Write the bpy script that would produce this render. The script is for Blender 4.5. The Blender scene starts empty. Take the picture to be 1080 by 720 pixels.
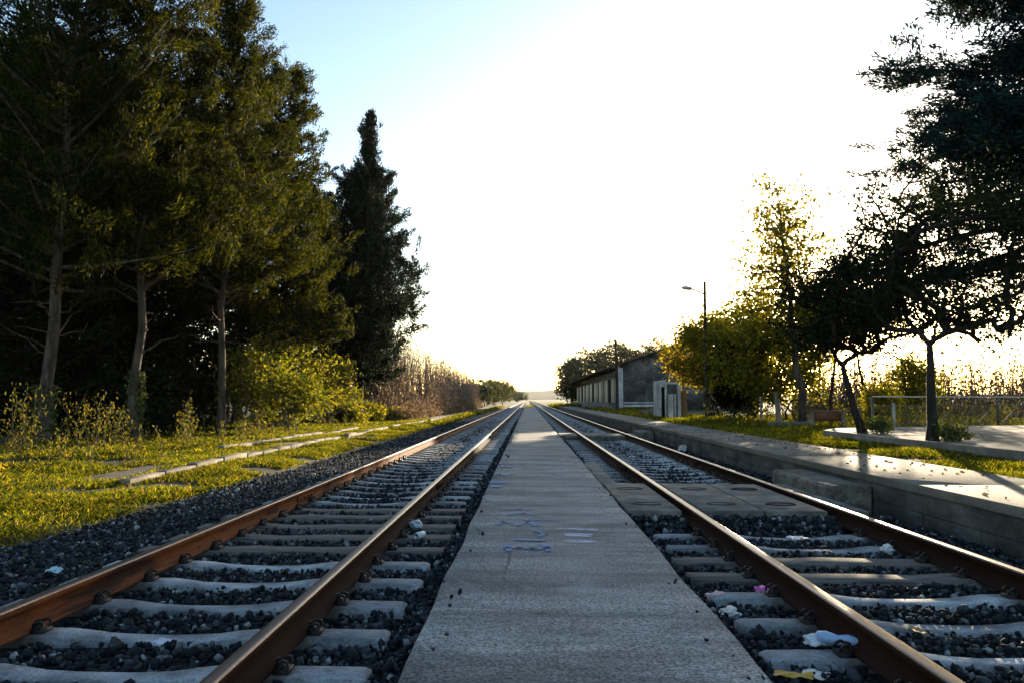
import bpy, bmesh, math, random
import numpy as np
from mathutils import Vector, noise as mnoise

random.seed(7)
R = math.radians
scene = bpy.context.scene
COL = scene.collection

# ------------------------------------------------------------------ camera
W0, H0, F = 1080.0, 720.0, 810.0
CAMZ = 1.10
yaw = math.atan(17 / F)              # the tracks' vanishing point lies right of centre
pitch = math.atan(61 / F)
cd = bpy.data.cameras.new('camera')
cd.sensor_width = 36
cd.lens = 36 * F / W0
cd.clip_start = 0.05
cd.clip_end = 9000
cam = bpy.data.objects.new('camera', cd)
cam.location = (0, 0, CAMZ)
cam.rotation_euler = (math.pi / 2 + pitch, 0, yaw)
COL.objects.link(cam)
scene.camera = cam
CM = cam.rotation_euler.to_matrix()


def ray(px, py):
    return CM @ Vector((px - W0 / 2, H0 / 2 - py, -F))


def at(px, py, z=0.0):
    d = ray(px, py)
    t = (z - CAMZ) / d.z
    return Vector((d.x * t, d.y * t, z))


def aty(px, py, Y):
    d = ray(px, py)
    t = Y / d.y
    return Vector((d.x * t, Y, CAMZ + d.z * t))


# ------------------------------------------------------------------ sun and sky
sdir = ray(877, 309).normalized()
SUN_EL = math.asin(sdir.z)
SUN_AZ = math.atan2(sdir.x, sdir.y)
sl = bpy.data.lights.new('sun', 'SUN')
sl.energy = 5.0
sl.angle = R(0.5)
sl.color = (1.0, 0.82, 0.56)
so = bpy.data.objects.new('sun', sl)
so.rotation_euler = sdir.to_track_quat('Z', 'Y').to_euler()
so.location = (20, 40, 30)
COL.objects.link(so)

world = bpy.data.worlds.new('World')
scene.world = world
world.use_nodes = True
wn = world.node_tree
bg = wn.nodes['Background']
sky = wn.nodes.new('ShaderNodeTexSky')
sky.sky_type = 'NISHITA'
sky.sun_disc = False
sky.sun_elevation = SUN_EL
sky.sun_rotation = SUN_AZ
sky.air_density = 1.0
sky.dust_density = 0.8
sky.ozone_density = 1.7
wn.links.new(sky.outputs[0], bg.inputs[0])
bg.inputs[1].default_value = 0.112
scene.view_settings.view_transform = 'Standard'
scene.view_settings.look = 'None'
scene.view_settings.exposure = 1.92
scene.view_settings.gamma = 1
cy = scene.cycles
cy.max_bounces = 6
cy.diffuse_bounces = 3
cy.glossy_bounces = 2
cy.transmission_bounces = 4
cy.transparent_max_bounces = 8
cy.volume_bounces = 0
cy.sample_clamp_indirect = 6
cy.caustics_reflective = False
cy.caustics_refractive = False

# ------------------------------------------------------------------ tags


def tag(o, label=None, cat=None, group=None, kind=None):
    if label: o['label'] = label
    if cat: o['category'] = cat
    if group: o['group'] = group
    if kind: o['kind'] = kind
    return o


def empty(name, loc=(0, 0, 0), rz=0.0):
    o = bpy.data.objects.new(name, None)
    o.location = loc
    o.rotation_euler = (0, 0, rz)
    o.empty_display_size = 0.2
    COL.objects.link(o)
    return o


def copy_tree(o, parent=None):
    c = o.copy()
    COL.objects.link(c)
    if parent is not None:
        c.parent = parent
    for ch in list(o.children):
        copy_tree(ch, c)
    return c


# ------------------------------------------------------------------ mesh building
class MB:
    def __init__(self):
        self.V = []; self.L = []; self.S = []; self.M = []; self.n = 0

    def add(self, V, F, mi=0):
        V = np.asarray(V, dtype=np.float32).reshape(-1, 3)
        if isinstance(F, np.ndarray):
            self.L.append((F + self.n).ravel().astype(np.int32))
            self.S.append(np.full(len(F), F.shape[1], np.int32))
            self.M.append(np.full(len(F), mi, np.int32))
        else:
            for f in F:
                self.L.append(np.array(f, np.int32) + self.n)
                self.S.append(np.array([len(f)], np.int32))
                self.M.append(np.array([mi], np.int32))
        self.V.append(V)
        self.n += len(V)

    def box(self, c, s, mi=0, rz=0.0, taper=1.0):
        x, y, z = [k / 2 for k in s]
        v = []
        for sz in (-1, 1):
            k = taper if sz > 0 else 1
            for sx, sy in ((-1, -1), (1, -1), (1, 1), (-1, 1)):
                v.append((sx * x * k, sy * y * k, sz * z))
        v = np.array(v)
        ca, sa = math.cos(rz), math.sin(rz)
        v = np.stack([v[:, 0] * ca - v[:, 1] * sa, v[:, 0] * sa + v[:, 1] * ca, v[:, 2]], 1) + np.array(c)
        self.add(v, [(3, 2, 1, 0), (4, 5, 6, 7), (0, 1, 5, 4), (1, 2, 6, 5), (2, 3, 7, 6), (3, 0, 4, 7)], mi)

    def tube(self, pts, rad, n=6, mi=0, cap=True):
        P = np.array([tuple(p) for p in pts], float)
        m = len(P)
        r = np.broadcast_to(np.asarray(rad, float), (m,))
        T = np.gradient(P, axis=0)
        T /= np.linalg.norm(T, axis=1)[:, None] + 1e-9
        ref = np.array([0, 0, 1.0]) if abs(T[:, 2]).mean() < 0.8 else np.array([1.0, 0, 0])
        A = np.cross(T, ref); A /= np.linalg.norm(A, axis=1)[:, None] + 1e-9
        B = np.cross(T, A)
        a = np.arange(n) * 2 * math.pi / n
        V = P[:, None, :] + r[:, None, None] * (np.cos(a)[None, :, None] * A[:, None, :] + np.sin(a)[None, :, None] * B[:, None, :])
        i = np.arange(m - 1)[:, None] * n; j = np.arange(n)[None, :]; j2 = (j + 1) % n
        Fq = np.stack([i + j, i + j2, i + n + j2, i + n + j], -1).reshape(-1, 4)
        self.add(V.reshape(-1, 3), Fq, mi)
        if cap:
            self.L.append(np.arange(n, dtype=np.int32) + self.n - n * m); self.S.append(np.array([n], np.int32)); self.M.append(np.array([mi], np.int32))
            self.L.append(np.arange(n, dtype=np.int32)[::-1] + self.n - n); self.S.append(np.array([n], np.int32)); self.M.append(np.array([mi], np.int32))

    def extrude_y(self, prof, ys, mi=0, fm=None):
        """profile of (x, z) points, swept along a list of y values"""
        n = len(prof); m = len(ys)
        V = np.array([(p[0], y, p[1]) for y in ys for p in prof])
        for k in range(n):
            k2 = (k + 1) % n
            F_ = np.array([(i * n + k, i * n + k2, (i + 1) * n + k2, (i + 1) * n + k) for i in range(m - 1)])
            self.V.append(V.astype(np.float32)) if k == 0 else None
            self.L.append((F_ + self.n).ravel().astype(np.int32)); self.S.append(np.full(len(F_), 4, np.int32))
            self.M.append(np.full(len(F_), (fm[k] if fm else mi), np.int32))
        self.L.append(np.arange(n, dtype=np.int32)[::-1] + self.n); self.S.append(np.array([n], np.int32)); self.M.append(np.array([mi], np.int32))
        self.L.append(np.arange(n, dtype=np.int32) + self.n + n * (m - 1)); self.S.append(np.array([n], np.int32)); self.M.append(np.array([mi], np.int32))
        self.n += n * m

    def mesh(self, name, mats, smooth=False, bevel=0.0, fix=False):
        me = bpy.data.meshes.new(name)
        V = np.concatenate(self.V); L = np.concatenate(self.L); S = np.concatenate(self.S); M = np.concatenate(self.M)
        me.vertices.add(len(V)); me.vertices.foreach_set('co', V.ravel())
        me.loops.add(len(L)); me.loops.foreach_set('vertex_index', L)
        me.polygons.add(len(S))
        st = np.zeros(len(S), np.int32); st[1:] = np.cumsum(S)[:-1]
        me.polygons.foreach_set('loop_start', st)
        me.polygons.foreach_set('loop_total', S)
        me.polygons.foreach_set('material_index', M)
        if smooth:
            me.polygons.foreach_set('use_smooth', np.ones(len(S), bool))
        for m in (mats if isinstance(mats, (list, tuple)) else [mats]):
            me.materials.append(m)
        me.update(calc_edges=True)
        if bevel or fix:
            bm = bmesh.new(); bm.from_mesh(me)
            bmesh.ops.recalc_face_normals(bm, faces=bm.faces)
            if bevel:
                bmesh.ops.bevel(bm, geom=[e for e in bm.edges if len(e.link_faces) == 2 and e.calc_face_angle(0) > 0.5],
                                offset=bevel, segments=2, affect='EDGES', profile=0.6)
            bm.to_mesh(me); bm.free()
        return me

    def obj(self, name, mats, parent=None, loc=None, **kw):
        o = bpy.data.objects.new(name, self.mesh(name, mats, **kw))
        COL.objects.link(o)
        if parent is not None: o.parent = parent
        if loc is not None: o.location = loc
        return o


# ------------------------------------------------------------------ materials
def newmat(name):
    m = bpy.data.materials.new(name); m.use_nodes = True
    nt = m.node_tree; nt.nodes.clear()
    out = nt.nodes.new('ShaderNodeOutputMaterial')
    return m, nt, out


def N(nt, t, **kw):
    n = nt.nodes.new(t)
    for k, v in kw.items():
        if k in n.inputs: n.inputs[k].default_value = v
        else: setattr(n, k, v)
    return n


def noise_node(nt, scale, detail=6, rough=0.6, stretch=None, coord='Object', dist=0.0):
    tc = N(nt, 'ShaderNodeTexCoord')
    mp = N(nt, 'ShaderNodeMapping')
    if stretch: mp.inputs['Scale'].default_value = stretch
    nt.links.new(tc.outputs[coord], mp.inputs[0])
    no = N(nt, 'ShaderNodeTexNoise')
    no.inputs['Scale'].default_value = scale; no.inputs['Detail'].default_value = detail
    no.inputs['Roughness'].default_value = rough; no.inputs['Distortion'].default_value = dist
    nt.links.new(mp.outputs[0], no.inputs['Vector'])
    return no


def ramp(nt, src, stops):
    r = N(nt, 'ShaderNodeValToRGB')
    el = r.color_ramp.elements
    while len(el) < len(stops): el.new(0.5)
    for e, (p, c) in zip(el, stops):
        e.position = p
        e.color = (c, c, c, 1) if isinstance(c, (int, float)) else (*c, 1)
    nt.links.new(src, r.inputs[0])
    return r


def mixc(nt, fac, a, b, mode='MIX'):
    m = N(nt, 'ShaderNodeMix'); m.data_type = 'RGBA'; m.blend_type = mode
    for sock, v in ((0, fac), (6, a), (7, b)):
        if hasattr(v, 'is_output'): nt.links.new(v, m.inputs[sock])
        elif sock == 0: m.inputs[0].default_value = v
        else: m.inputs[sock].default_value = (*v, 1)
    return m.outputs[2]


def surface(name, stops, scale=4, rough=0.85, bump=0.3, bscale=40, stretch=None, dist=0.0, fine=None, spec=0.3, metal=0.0, bdist=0.01,
            big=None, coord='Object'):
    """noise ramp colour + optional fine speckle (strength) + optional big stains (lo multiplier)"""
    m, nt, out = newmat(name)
    b = N(nt, 'ShaderNodeBsdfPrincipled'); b.inputs['Roughness'].default_value = rough
    b.inputs['Specular IOR Level'].default_value = spec; b.inputs['Metallic'].default_value = metal
    n1 = noise_node(nt, scale, stretch=stretch, dist=dist, coord=coord)
    col = ramp(nt, n1.outputs[0], stops).outputs[0]
    if fine:
        n2 = noise_node(nt, fine[0], detail=3, coord=coord)
        rr = ramp(nt, n2.outputs[0], [(0.3, 1 - fine[1]), (0.7, 1 + fine[1] * 0.6)])
        col = mixc(nt, 1.0, col, rr.outputs[0], 'MULTIPLY')
    if big:
        n3 = noise_node(nt, big[0], detail=4, stretch=big[2] if len(big) > 2 else None, coord=coord)
        rr = ramp(nt, n3.outputs[0], [(0.38, big[1]), (0.62, 1.0)])
        col = mixc(nt, 1.0, col, rr.outputs[0], 'MULTIPLY')
    nt.links.new(col, b.inputs['Base Color'])
    if bump:
        nb = noise_node(nt, bscale, detail=5, coord=coord)
        bp = N(nt, 'ShaderNodeBump'); bp.inputs['Strength'].default_value = bump; bp.inputs['Distance'].default_value = bdist
        nt.links.new(nb.outputs[0], bp.inputs['Height']); nt.links.new(bp.outputs[0], b.inputs['Normal'])
    nt.links.new(b.outputs[0], out.inputs[0])
    return m


def leafmat(name, c1, c2, tr=0.4, trc=None, rough=0.75, c3=None):
    m, nt, out = newmat(name)
    g = N(nt, 'ShaderNodeNewGeometry')
    stops = [(0.0, c1), (0.6, c2)] + ([(1.0, c3)] if c3 else [])
    r = ramp(nt, g.outputs['Random Per Island'], stops)
    n1 = noise_node(nt, 0.8, detail=2)
    v = ramp(nt, n1.outputs[0], [(0.35, 0.7), (0.65, 1.2)])
    col = mixc(nt, 1.0, r.outputs[0], v.outputs[0], 'MULTIPLY')
    d = N(nt, 'ShaderNodeBsdfPrincipled'); d.inputs['Roughness'].default_value = rough; d.inputs['Specular IOR Level'].default_value = 0.08
    nt.links.new(col, d.inputs['Base Color'])
    t = N(nt, 'ShaderNodeBsdfTranslucent')
    tc = mixc(nt, 1.0, col, trc or (1.6, 1.5, 0.6), 'MULTIPLY')
    nt.links.new(tc, t.inputs[0])
    mx = N(nt, 'ShaderNodeMixShader'); mx.inputs[0].default_value = tr
    nt.links.new(d.outputs[0], mx.inputs[1]); nt.links.new(t.outputs[0], mx.inputs[2])
    nt.links.new(mx.outputs[0], out.inputs[0])
    return m


M = {}
M['rust'] = surface('rail rust', [(0.38, (0.035, 0.014, 0.009)), (0.48, (0.165, 0.046, 0.014)), (0.56, (0.20, 0.057, 0.017)), (0.66, (0.07, 0.026, 0.014))], 7, 0.85, 0.25, 60, stretch=(1, 0.15, 1), fine=(80, 0.35), spec=0.12)
M['rust_dark'] = surface('rail dark rust', [(0.3, (0.018, 0.008, 0.006)), (0.7, (0.042, 0.017, 0.011))], 3, 0.9, 0.25, 60, stretch=(1, 0.15, 1), fine=(80, 0.35), spec=0.06)
M['railtop'] = surface('rail head', [(0.35, (0.10, 0.06, 0.042)), (0.65, (0.22, 0.15, 0.11))], 5, 0.38, 0.15, 90, stretch=(4, 0.12, 1), fine=(60, 0.3), spec=0.5, metal=0.55)
M['sleeper'] = surface('sleeper concrete', [(0.36, (0.24, 0.25, 0.265)), (0.5, (0.385, 0.40, 0.415)), (0.64, (0.48, 0.49, 0.50))], 5, 0.9, 0.5, 90, fine=(70, 0.4), big=(2.2, 0.5), coord='Object')
def stain_sleepers():
    m = M['sleeper']; nt = m.node_tree
    b = [n for n in nt.nodes if n.type == 'BSDF_PRINCIPLED'][0]
    src = b.inputs['Base Color'].links[0].from_socket
    tc = N(nt, 'ShaderNodeTexCoord'); sp = N(nt, 'ShaderNodeSeparateXYZ'); nt.links.new(tc.outputs['Object'], sp.inputs[0])
    ab = N(nt, 'ShaderNodeMath'); ab.operation = 'ABSOLUTE'; nt.links.new(sp.outputs[0], ab.inputs[0])
    sb_ = N(nt, 'ShaderNodeMath'); sb_.operation = 'SUBTRACT'; nt.links.new(ab.outputs[0], sb_.inputs[0]); sb_.inputs[1].default_value = 0.7525
    a2 = N(nt, 'ShaderNodeMath'); a2.operation = 'ABSOLUTE'; nt.links.new(sb_.outputs[0], a2.inputs[0])
    nz = noise_node(nt, 14, detail=5)
    ad = N(nt, 'ShaderNodeMath'); ad.operation = 'MULTIPLY_ADD'; nt.links.new(nz.outputs[0], ad.inputs[0]); ad.inputs[1].default_value = 0.35; nt.links.new(a2.outputs[0], ad.inputs[2])
    rs_ = ramp(nt, ad.outputs[0], [(0.26, 0.8), (0.40, 0.0)])
    oi = N(nt, 'ShaderNodeObjectInfo')
    tone = ramp(nt, oi.outputs['Random'], [(0.0, 0.62), (1.0, 1.15)])
    c = mixc(nt, 1.0, src, tone.outputs[0], 'MULTIPLY')
    c = mixc(nt, rs_.outputs[0], c, (0.075, 0.045, 0.03))
    nz2 = noise_node(nt, 9, detail=6, rough=0.7)
    c = mixc(nt, ramp(nt, nz2.outputs[0], [(0.58, 0.0), (0.66, 0.7)]).outputs[0], c, (0.09, 0.085, 0.08))
    nt.links.new(c, b.inputs['Base Color'])


stain_sleepers()
M['sleeper_wood'] = surface('sleeper timber', [(0.35, (0.05, 0.042, 0.036)), (0.5, (0.12, 0.105, 0.092)), (0.65, (0.18, 0.16, 0.14))], 6, 0.9, 0.7, 30, stretch=(0.4, 8, 8), fine=(50, 0.3))
M['clip'] = surface('fastening steel', [(0.3, (0.010, 0.008, 0.007)), (0.7, (0.035, 0.02, 0.014))], 20, 0.6, 0.3, 80, spec=0.4, metal=0.3)
M['bed'] = surface('ballast bed', [(0.3, (0.004, 0.005, 0.006)), (0.55, (0.02, 0.023, 0.026)), (0.75, (0.05, 0.052, 0.054))], 22, 0.9, 1.0, 24, bdist=0.05, fine=(60, 0.5))
M['ground'] = surface('soil and turf', [(0.38, (0.030, 0.024, 0.012)), (0.5, (0.065, 0.054, 0.024)), (0.62, (0.04, 0.05, 0.014))], 1.6, 0.95, 1.0, 14, bdist=0.05, fine=(28, 0.55), coord='Object')
M['dirt'] = surface('dirt path', [(0.36, (0.06, 0.045, 0.03)), (0.64, (0.15, 0.115, 0.075))], 3, 0.95, 0.6, 25, fine=(20, 0.35))
M['kerb'] = surface('kerb concrete', [(0.36, (0.12, 0.095, 0.07)), (0.64, (0.25, 0.21, 0.16))], 3, 0.9, 0.6, 30, fine=(30, 0.3))
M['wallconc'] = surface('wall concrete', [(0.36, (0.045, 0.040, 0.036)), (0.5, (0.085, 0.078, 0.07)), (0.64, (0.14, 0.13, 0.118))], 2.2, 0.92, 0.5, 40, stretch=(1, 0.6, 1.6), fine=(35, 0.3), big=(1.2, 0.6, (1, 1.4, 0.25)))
M['stepconc'] = surface('step concrete', [(0.36, (0.07, 0.06, 0.048)), (0.64, (0.20, 0.175, 0.145))], 5, 0.92, 1.0, 22, fine=(25, 0.35), bdist=0.03)
M['slabconc'] = surface('crossing slab', [(0.36, (0.10, 0.09, 0.08)), (0.64, (0.22, 0.20, 0.175))], 3, 0.9, 0.5, 50, fine=(45, 0.3), big=(1.4, 0.65))
M['terrace'] = surface('terrace concrete', [(0.36, (0.17, 0.14, 0.115)), (0.64, (0.31, 0.265, 0.22))], 1.2, 0.9, 0.4, 30, fine=(20, 0.2), big=(0.6, 0.7))
M['bark'] = surface('bark', [(0.35, (0.022, 0.016, 0.012)), (0.5, (0.065, 0.048, 0.036)), (0.68, (0.12, 0.09, 0.065))], 7, 0.95, 1.0, 16, stretch=(1, 1, 0.18), bdist=0.04)
M['bark_dark'] = surface('dark bark', [(0.35, (0.012, 0.009, 0.007)), (0.65, (0.04, 0.029, 0.022))], 9, 0.95, 1.0, 20, stretch=(1, 1, 0.2), bdist=0.03)
M['twig'] = surface('dry stems', [(0.3, (0.10, 0.07, 0.055)), (0.7, (0.23, 0.17, 0.14))], 3, 0.9, 0.0)
M['blackleaf'] = leafmat('evergreen broadleaf', (0.006, 0.010, 0.004), (0.015, 0.021, 0.007), 0.2)
M['conif'] = leafmat('cypress sprays', (0.004, 0.0075, 0.0025), (0.012, 0.018, 0.003), 0.42, (2.8, 2.4, 0.35), c3=(0.046, 0.045, 0.005))
M['conif_dark'] = leafmat('dark evergreen sprays', (0.005, 0.008, 0.004), (0.011, 0.015, 0.006), 0.12)
M['conif_blue'] = leafmat('blue green sprays', (0.004, 0.010, 0.006), (0.011, 0.019, 0.009), 0.2, (1.2, 1.3, 0.7))
M['cedar'] = leafmat('cedar needles', (0.007, 0.020, 0.021), (0.016, 0.040, 0.040), 0.10, (1.3, 1.2, 0.8))
M['yleaf'] = leafmat('yellow green leaves', (0.08, 0.09, 0.014), (0.18, 0.175, 0.02), 0.55, (1.5, 1.4, 0.5), c3=(0.30, 0.23, 0.03))
M['gleaf'] = leafmat('green thicket leaves', (0.045, 0.06, 0.010), (0.12, 0.13, 0.016), 0.5, (1.6, 1.5, 0.5), c3=(0.24, 0.2, 0.03))
M['popleaf'] = leafmat('poplar leaves', (0.07, 0.08, 0.014), (0.17, 0.16, 0.02), 0.55, (1.6, 1.5, 0.5), c3=(0.28, 0.18, 0.03))
M['oleaf'] = leafmat('autumn leaves', (0.09, 0.085, 0.014), (0.20, 0.165, 0.02), 0.55, (1.6, 1.45, 0.5), c3=(0.32, 0.19, 0.03))
M['ivy'] = leafmat('ivy leaves', (0.03, 0.045, 0.014), (0.09, 0.105, 0.035), 0.2)
M['farleaf'] = leafmat('distant tree leaves', (0.035, 0.045, 0.02), (0.075, 0.08, 0.035), 0.25)
M['brownleaf'] = leafmat('dry brown leaves', (0.085, 0.06, 0.042), (0.16, 0.12, 0.085), 0.35, (1.3, 1.1, 0.8))
M['scrubleaf'] = leafmat('dull scrub leaves', (0.03, 0.028, 0.014), (0.075, 0.062, 0.028), 0.22, (1.5, 1.3, 0.7), c3=(0.13, 0.085, 0.04))
M['grass'] = leafmat('grass blades', (0.024, 0.038, 0.007), (0.072, 0.088, 0.011), 0.52, (2.3, 2.1, 0.3), c3=(0.24, 0.18, 0.05))
M['weed'] = leafmat('weed leaves', (0.04, 0.05, 0.012), (0.10, 0.105, 0.018), 0.45, (1.5, 1.4, 0.5), c3=(0.22, 0.14, 0.04))
M['plaster'] = surface('weathered plaster', [(0.36, (0.055, 0.052, 0.048)), (0.5, (0.11, 0.103, 0.095)), (0.66, (0.24, 0.225, 0.205))], 0.7, 0.95, 0.4, 12, dist=0.8, fine=(6, 0.35))
M['cream'] = surface('cream plaster', [(0.3, (0.66, 0.53, 0.35)), (0.7, (0.80, 0.68, 0.48))], 0.8, 0.9, 0.3, 12, fine=(5, 0.2), big=(0.5, 0.7, (1, 1, 0.3)))
M['whitewash'] = surface('whitewash', [(0.35, (0.48, 0.44, 0.42)), (0.6, (0.80, 0.76, 0.73))], 1.6, 0.9, 0.3, 14, fine=(8, 0.2), big=(1.3, 0.6, (1, 1, 0.4)))
M['roof'] = surface('old roof tiles', [(0.3, (0.07, 0.05, 0.04)), (0.7, (0.15, 0.11, 0.085))], 2, 0.9, 0.8, 9, fine=(6, 0.35), bdist=0.05)
M['darkwood'] = surface('dark timber', [(0.3, (0.025, 0.018, 0.013)), (0.7, (0.06, 0.042, 0.03))], 6, 0.85, 0.5, 20, stretch=(1, 1, 0.2))
M['door'] = surface('door paint', [(0.3, (0.45, 0.41, 0.34)), (0.7, (0.70, 0.65, 0.56))], 2, 0.8, 0.3, 20, stretch=(4, 4, 0.4), fine=(8, 0.2))
M['opening_shade'] = surface('painted opening shade', [(0.3, (0.008, 0.007, 0.006)), (0.7, (0.016, 0.013, 0.011))], 2, 0.95, 0)  # near-black colour stands in for the unlit inside of openings
M['orange'] = surface('ochre plaster', [(0.3, (0.26, 0.13, 0.05)), (0.7, (0.42, 0.25, 0.11))], 2.5, 0.9, 0.3, 14, fine=(8, 0.3))
M['steel'] = surface('painted steel', [(0.3, (0.05, 0.05, 0.05)), (0.7, (0.10, 0.095, 0.09))], 8, 0.5, 0.2, 60, spec=0.5, fine=(30, 0.2))
M['steel_lt'] = surface('galvanised steel', [(0.3, (0.35, 0.33, 0.30)), (0.7, (0.52, 0.49, 0.44))], 6, 0.45, 0.15, 60, spec=0.5, metal=0.3)
M['postwood'] = surface('weathered post', [(0.3, (0.13, 0.10, 0.08)), (0.7, (0.27, 0.23, 0.19))], 7, 0.9, 0.6, 24, stretch=(1, 1, 0.2))
M['rustsheet'] = surface('rusty sheet', [(0.3, (0.12, 0.05, 0.03)), (0.7, (0.24, 0.10, 0.055))], 4, 0.85, 0.4, 30, fine=(20, 0.3))
M['stone'] = None


def stonemat():
    m, nt, out = newmat('ballast stone')
    g = N(nt, 'ShaderNodeNewGeometry')
    r = ramp(nt, g.outputs['Random Per Island'], [(0.0, (0.004, 0.006, 0.008)), (0.5, (0.014, 0.018, 0.023)), (0.68, (0.034, 0.034, 0.034)), (0.90, (0.056, 0.066, 0.076)), (1.0, (0.27, 0.28, 0.28))])
    n1 = noise_node(nt, 60, detail=3)
    v = ramp(nt, n1.outputs[0], [(0.3, 0.65), (0.7, 1.25)])
    col = mixc(nt, 1.0, r.outputs[0], v.outputs[0], 'MULTIPLY')
    b = N(nt, 'ShaderNodeBsdfPrincipled'); b.inputs['Roughness'].default_value = 0.85; b.inputs['Specular IOR Level'].default_value = 0.15
    nt.links.new(col, b.inputs['Base Color']); nt.links.new(b.outputs[0], out.inputs[0])
    return m


M['stone'] = stonemat()


def pavemat():
    """worn concrete of the middle platform: speckle, sideways trowel streaks, pale worn patches, cross joints"""
    m, nt, out = newmat('worn platform concrete')
    n1 = noise_node(nt, 1.1, detail=7, rough=0.65, stretch=(0.55, 1.6, 1))
    c = ramp(nt, n1.outputs[0], [(0.38, (0.115, 0.112, 0.108)), (0.5, (0.195, 0.19, 0.184)), (0.62, (0.29, 0.28, 0.268))]).outputs[0]
    n2 = noise_node(nt, 62, detail=5, rough=0.75)
    c = mixc(nt, 1.0, c, ramp(nt, n2.outputs[0], [(0.38, 0.2), (0.5, 0.95), (0.62, 1.7)]).outputs[0], 'MULTIPLY')
    n3 = noise_node(nt, 2.2, detail=4, stretch=(0.25, 2.6, 1))
    c = mixc(nt, 1.0, c, ramp(nt, n3.outputs[0], [(0.38, 0.78), (0.6, 1.1)]).outputs[0], 'MULTIPLY')
    n4 = noise_node(nt, 0.9, detail=8, rough=0.7, stretch=(1, 1, 1), dist=1.2)
    pale = ramp(nt, n4.outputs[0], [(0.54, 0.0), (0.68, 0.6)]).outputs[0]
    c = mixc(nt, pale, c, (0.30, 0.295, 0.295))
    n5 = noise_node(nt, 7, detail=5, rough=0.7)
    c = mixc(nt, ramp(nt, n5.outputs[0], [(0.62, 0.0), (0.70, 0.5)]).outputs[0], c, (0.04, 0.037, 0.035))
    tcn = N(nt, 'ShaderNodeTexCoord'); nw = noise_node(nt, 2.5, detail=5)
    va = N(nt, 'ShaderNodeMixRGB'); va.inputs[0].default_value = 0.12
    nt.links.new(tcn.outputs['Object'], va.inputs[1]); nt.links.new(nw.outputs['Color'], va.inputs[2])
    vo = N(nt, 'ShaderNodeTexVoronoi'); vo.feature = 'DISTANCE_TO_EDGE'; vo.inputs['Scale'].default_value = 0.55
    nt.links.new(va.outputs[0], vo.inputs['Vector'])
    ck = ramp(nt, vo.outputs['Distance'], [(0.0, 0.85), (0.006, 0.0)]).outputs[0]
    n6 = noise_node(nt, 0.7, detail=3)
    ckm = N(nt, 'ShaderNodeMath'); ckm.operation = 'MULTIPLY'
    nt.links.new(ck, ckm.inputs[0]); nt.links.new(ramp(nt, n6.outputs[0], [(0.47, 0.0), (0.56, 1.0)]).outputs[0], ckm.inputs[1])
    c = mixc(nt, ckm.outputs[0], c, (0.035, 0.033, 0.03))
    b = N(nt, 'ShaderNodeBsdfPrincipled'); b.inputs['Roughness'].default_value = 0.88; b.inputs['Specular IOR Level'].default_value = 0.3
    nt.links.new(c, b.inputs['Base Color'])
    bp = N(nt, 'ShaderNodeBump'); bp.inputs['Strength'].default_value = 0.55; bp.inputs['Distance'].default_value = 0.006
    nt.links.new(n2.outputs[0], bp.inputs['Height']); nt.links.new(bp.outputs[0], b.inputs['Normal'])
    nt.links.new(b.outputs[0], out.inputs[0])
    return m


M['pave'] = pavemat()
M['deck'] = surface('platform deck', [(0.36, (0.10, 0.082, 0.064)), (0.5, (0.155, 0.13, 0.104)), (0.64, (0.21, 0.18, 0.144))], 1.3, 0.9, 0.4, 60, stretch=(1, 0.6, 1), fine=(40, 0.25), big=(0.7, 0.75))


def paintmat(name, col, lo=0.46):
    m, nt, out = newmat(name)
    b = N(nt, 'ShaderNodeBsdfPrincipled'); b.inputs['Base Color'].default_value = (*col, 1); b.inputs['Roughness'].default_value = 0.7
    t = N(nt, 'ShaderNodeBsdfTransparent')
    n1 = noise_node(nt, 9, detail=8, rough=0.75, stretch=(0.5, 2.2, 1))
    f = ramp(nt, n1.outputs[0], [(lo, 0.0), (lo + 0.14, 0.85)])
    mx = N(nt, 'ShaderNodeMixShader')
    nt.links.new(f.outputs[0], mx.inputs[0]); nt.links.new(t.outputs[0], mx.inputs[1]); nt.links.new(b.outputs[0], mx.inputs[2])
    nt.links.new(mx.outputs[0], out.inputs[0])
    return m


def plain(name, col, rough=0.5, spec=0.4, tr=0.0):
    return surface(name, [(0.3, tuple(k * 0.75 for k in col)), (0.7, col)], 18, rough, 0.2, 60, spec=spec)


# ------------------------------------------------------------------ foliage tools
def unit(a):
    return a / (np.linalg.norm(a, axis=-1, keepdims=True) + 1e-9)


def leaves(mb, C, A, length, width, rng, mi=0, curl=0.25):
    """one bent diamond leaf at each centre C along axis A"""
    n = len(C)
    A = unit(A)
    Bv = unit(np.cross(A, rng.normal(size=(n, 3))))
    Nv = np.cross(A, Bv)
    l = (length * rng.uniform(0.6, 1.35, n))[:, None]; w = (width * rng.uniform(0.6, 1.35, n))[:, None]
    p0 = C - A * l * 0.5; p2 = C + A * l * 0.5 - Nv * l * curl
    mid = C + A * l * 0.05
    V = np.stack([p0, mid + Bv * w * 0.5, p2, mid - Bv * w * 0.5], 1).reshape(-1, 3)
    mb.add(V, np.arange(4 * n).reshape(n, 4), mi)


def wander(p0, p1, n, amp, rng):
    t = np.linspace(0, 1, n)[:, None]
    P = p0 + (p1 - p0) * t
    j = rng.normal(size=(n, 3)) * amp * np.linalg.norm(p1 - p0)
    j[0] = 0; j[-1] = 0
    return P + j


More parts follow.
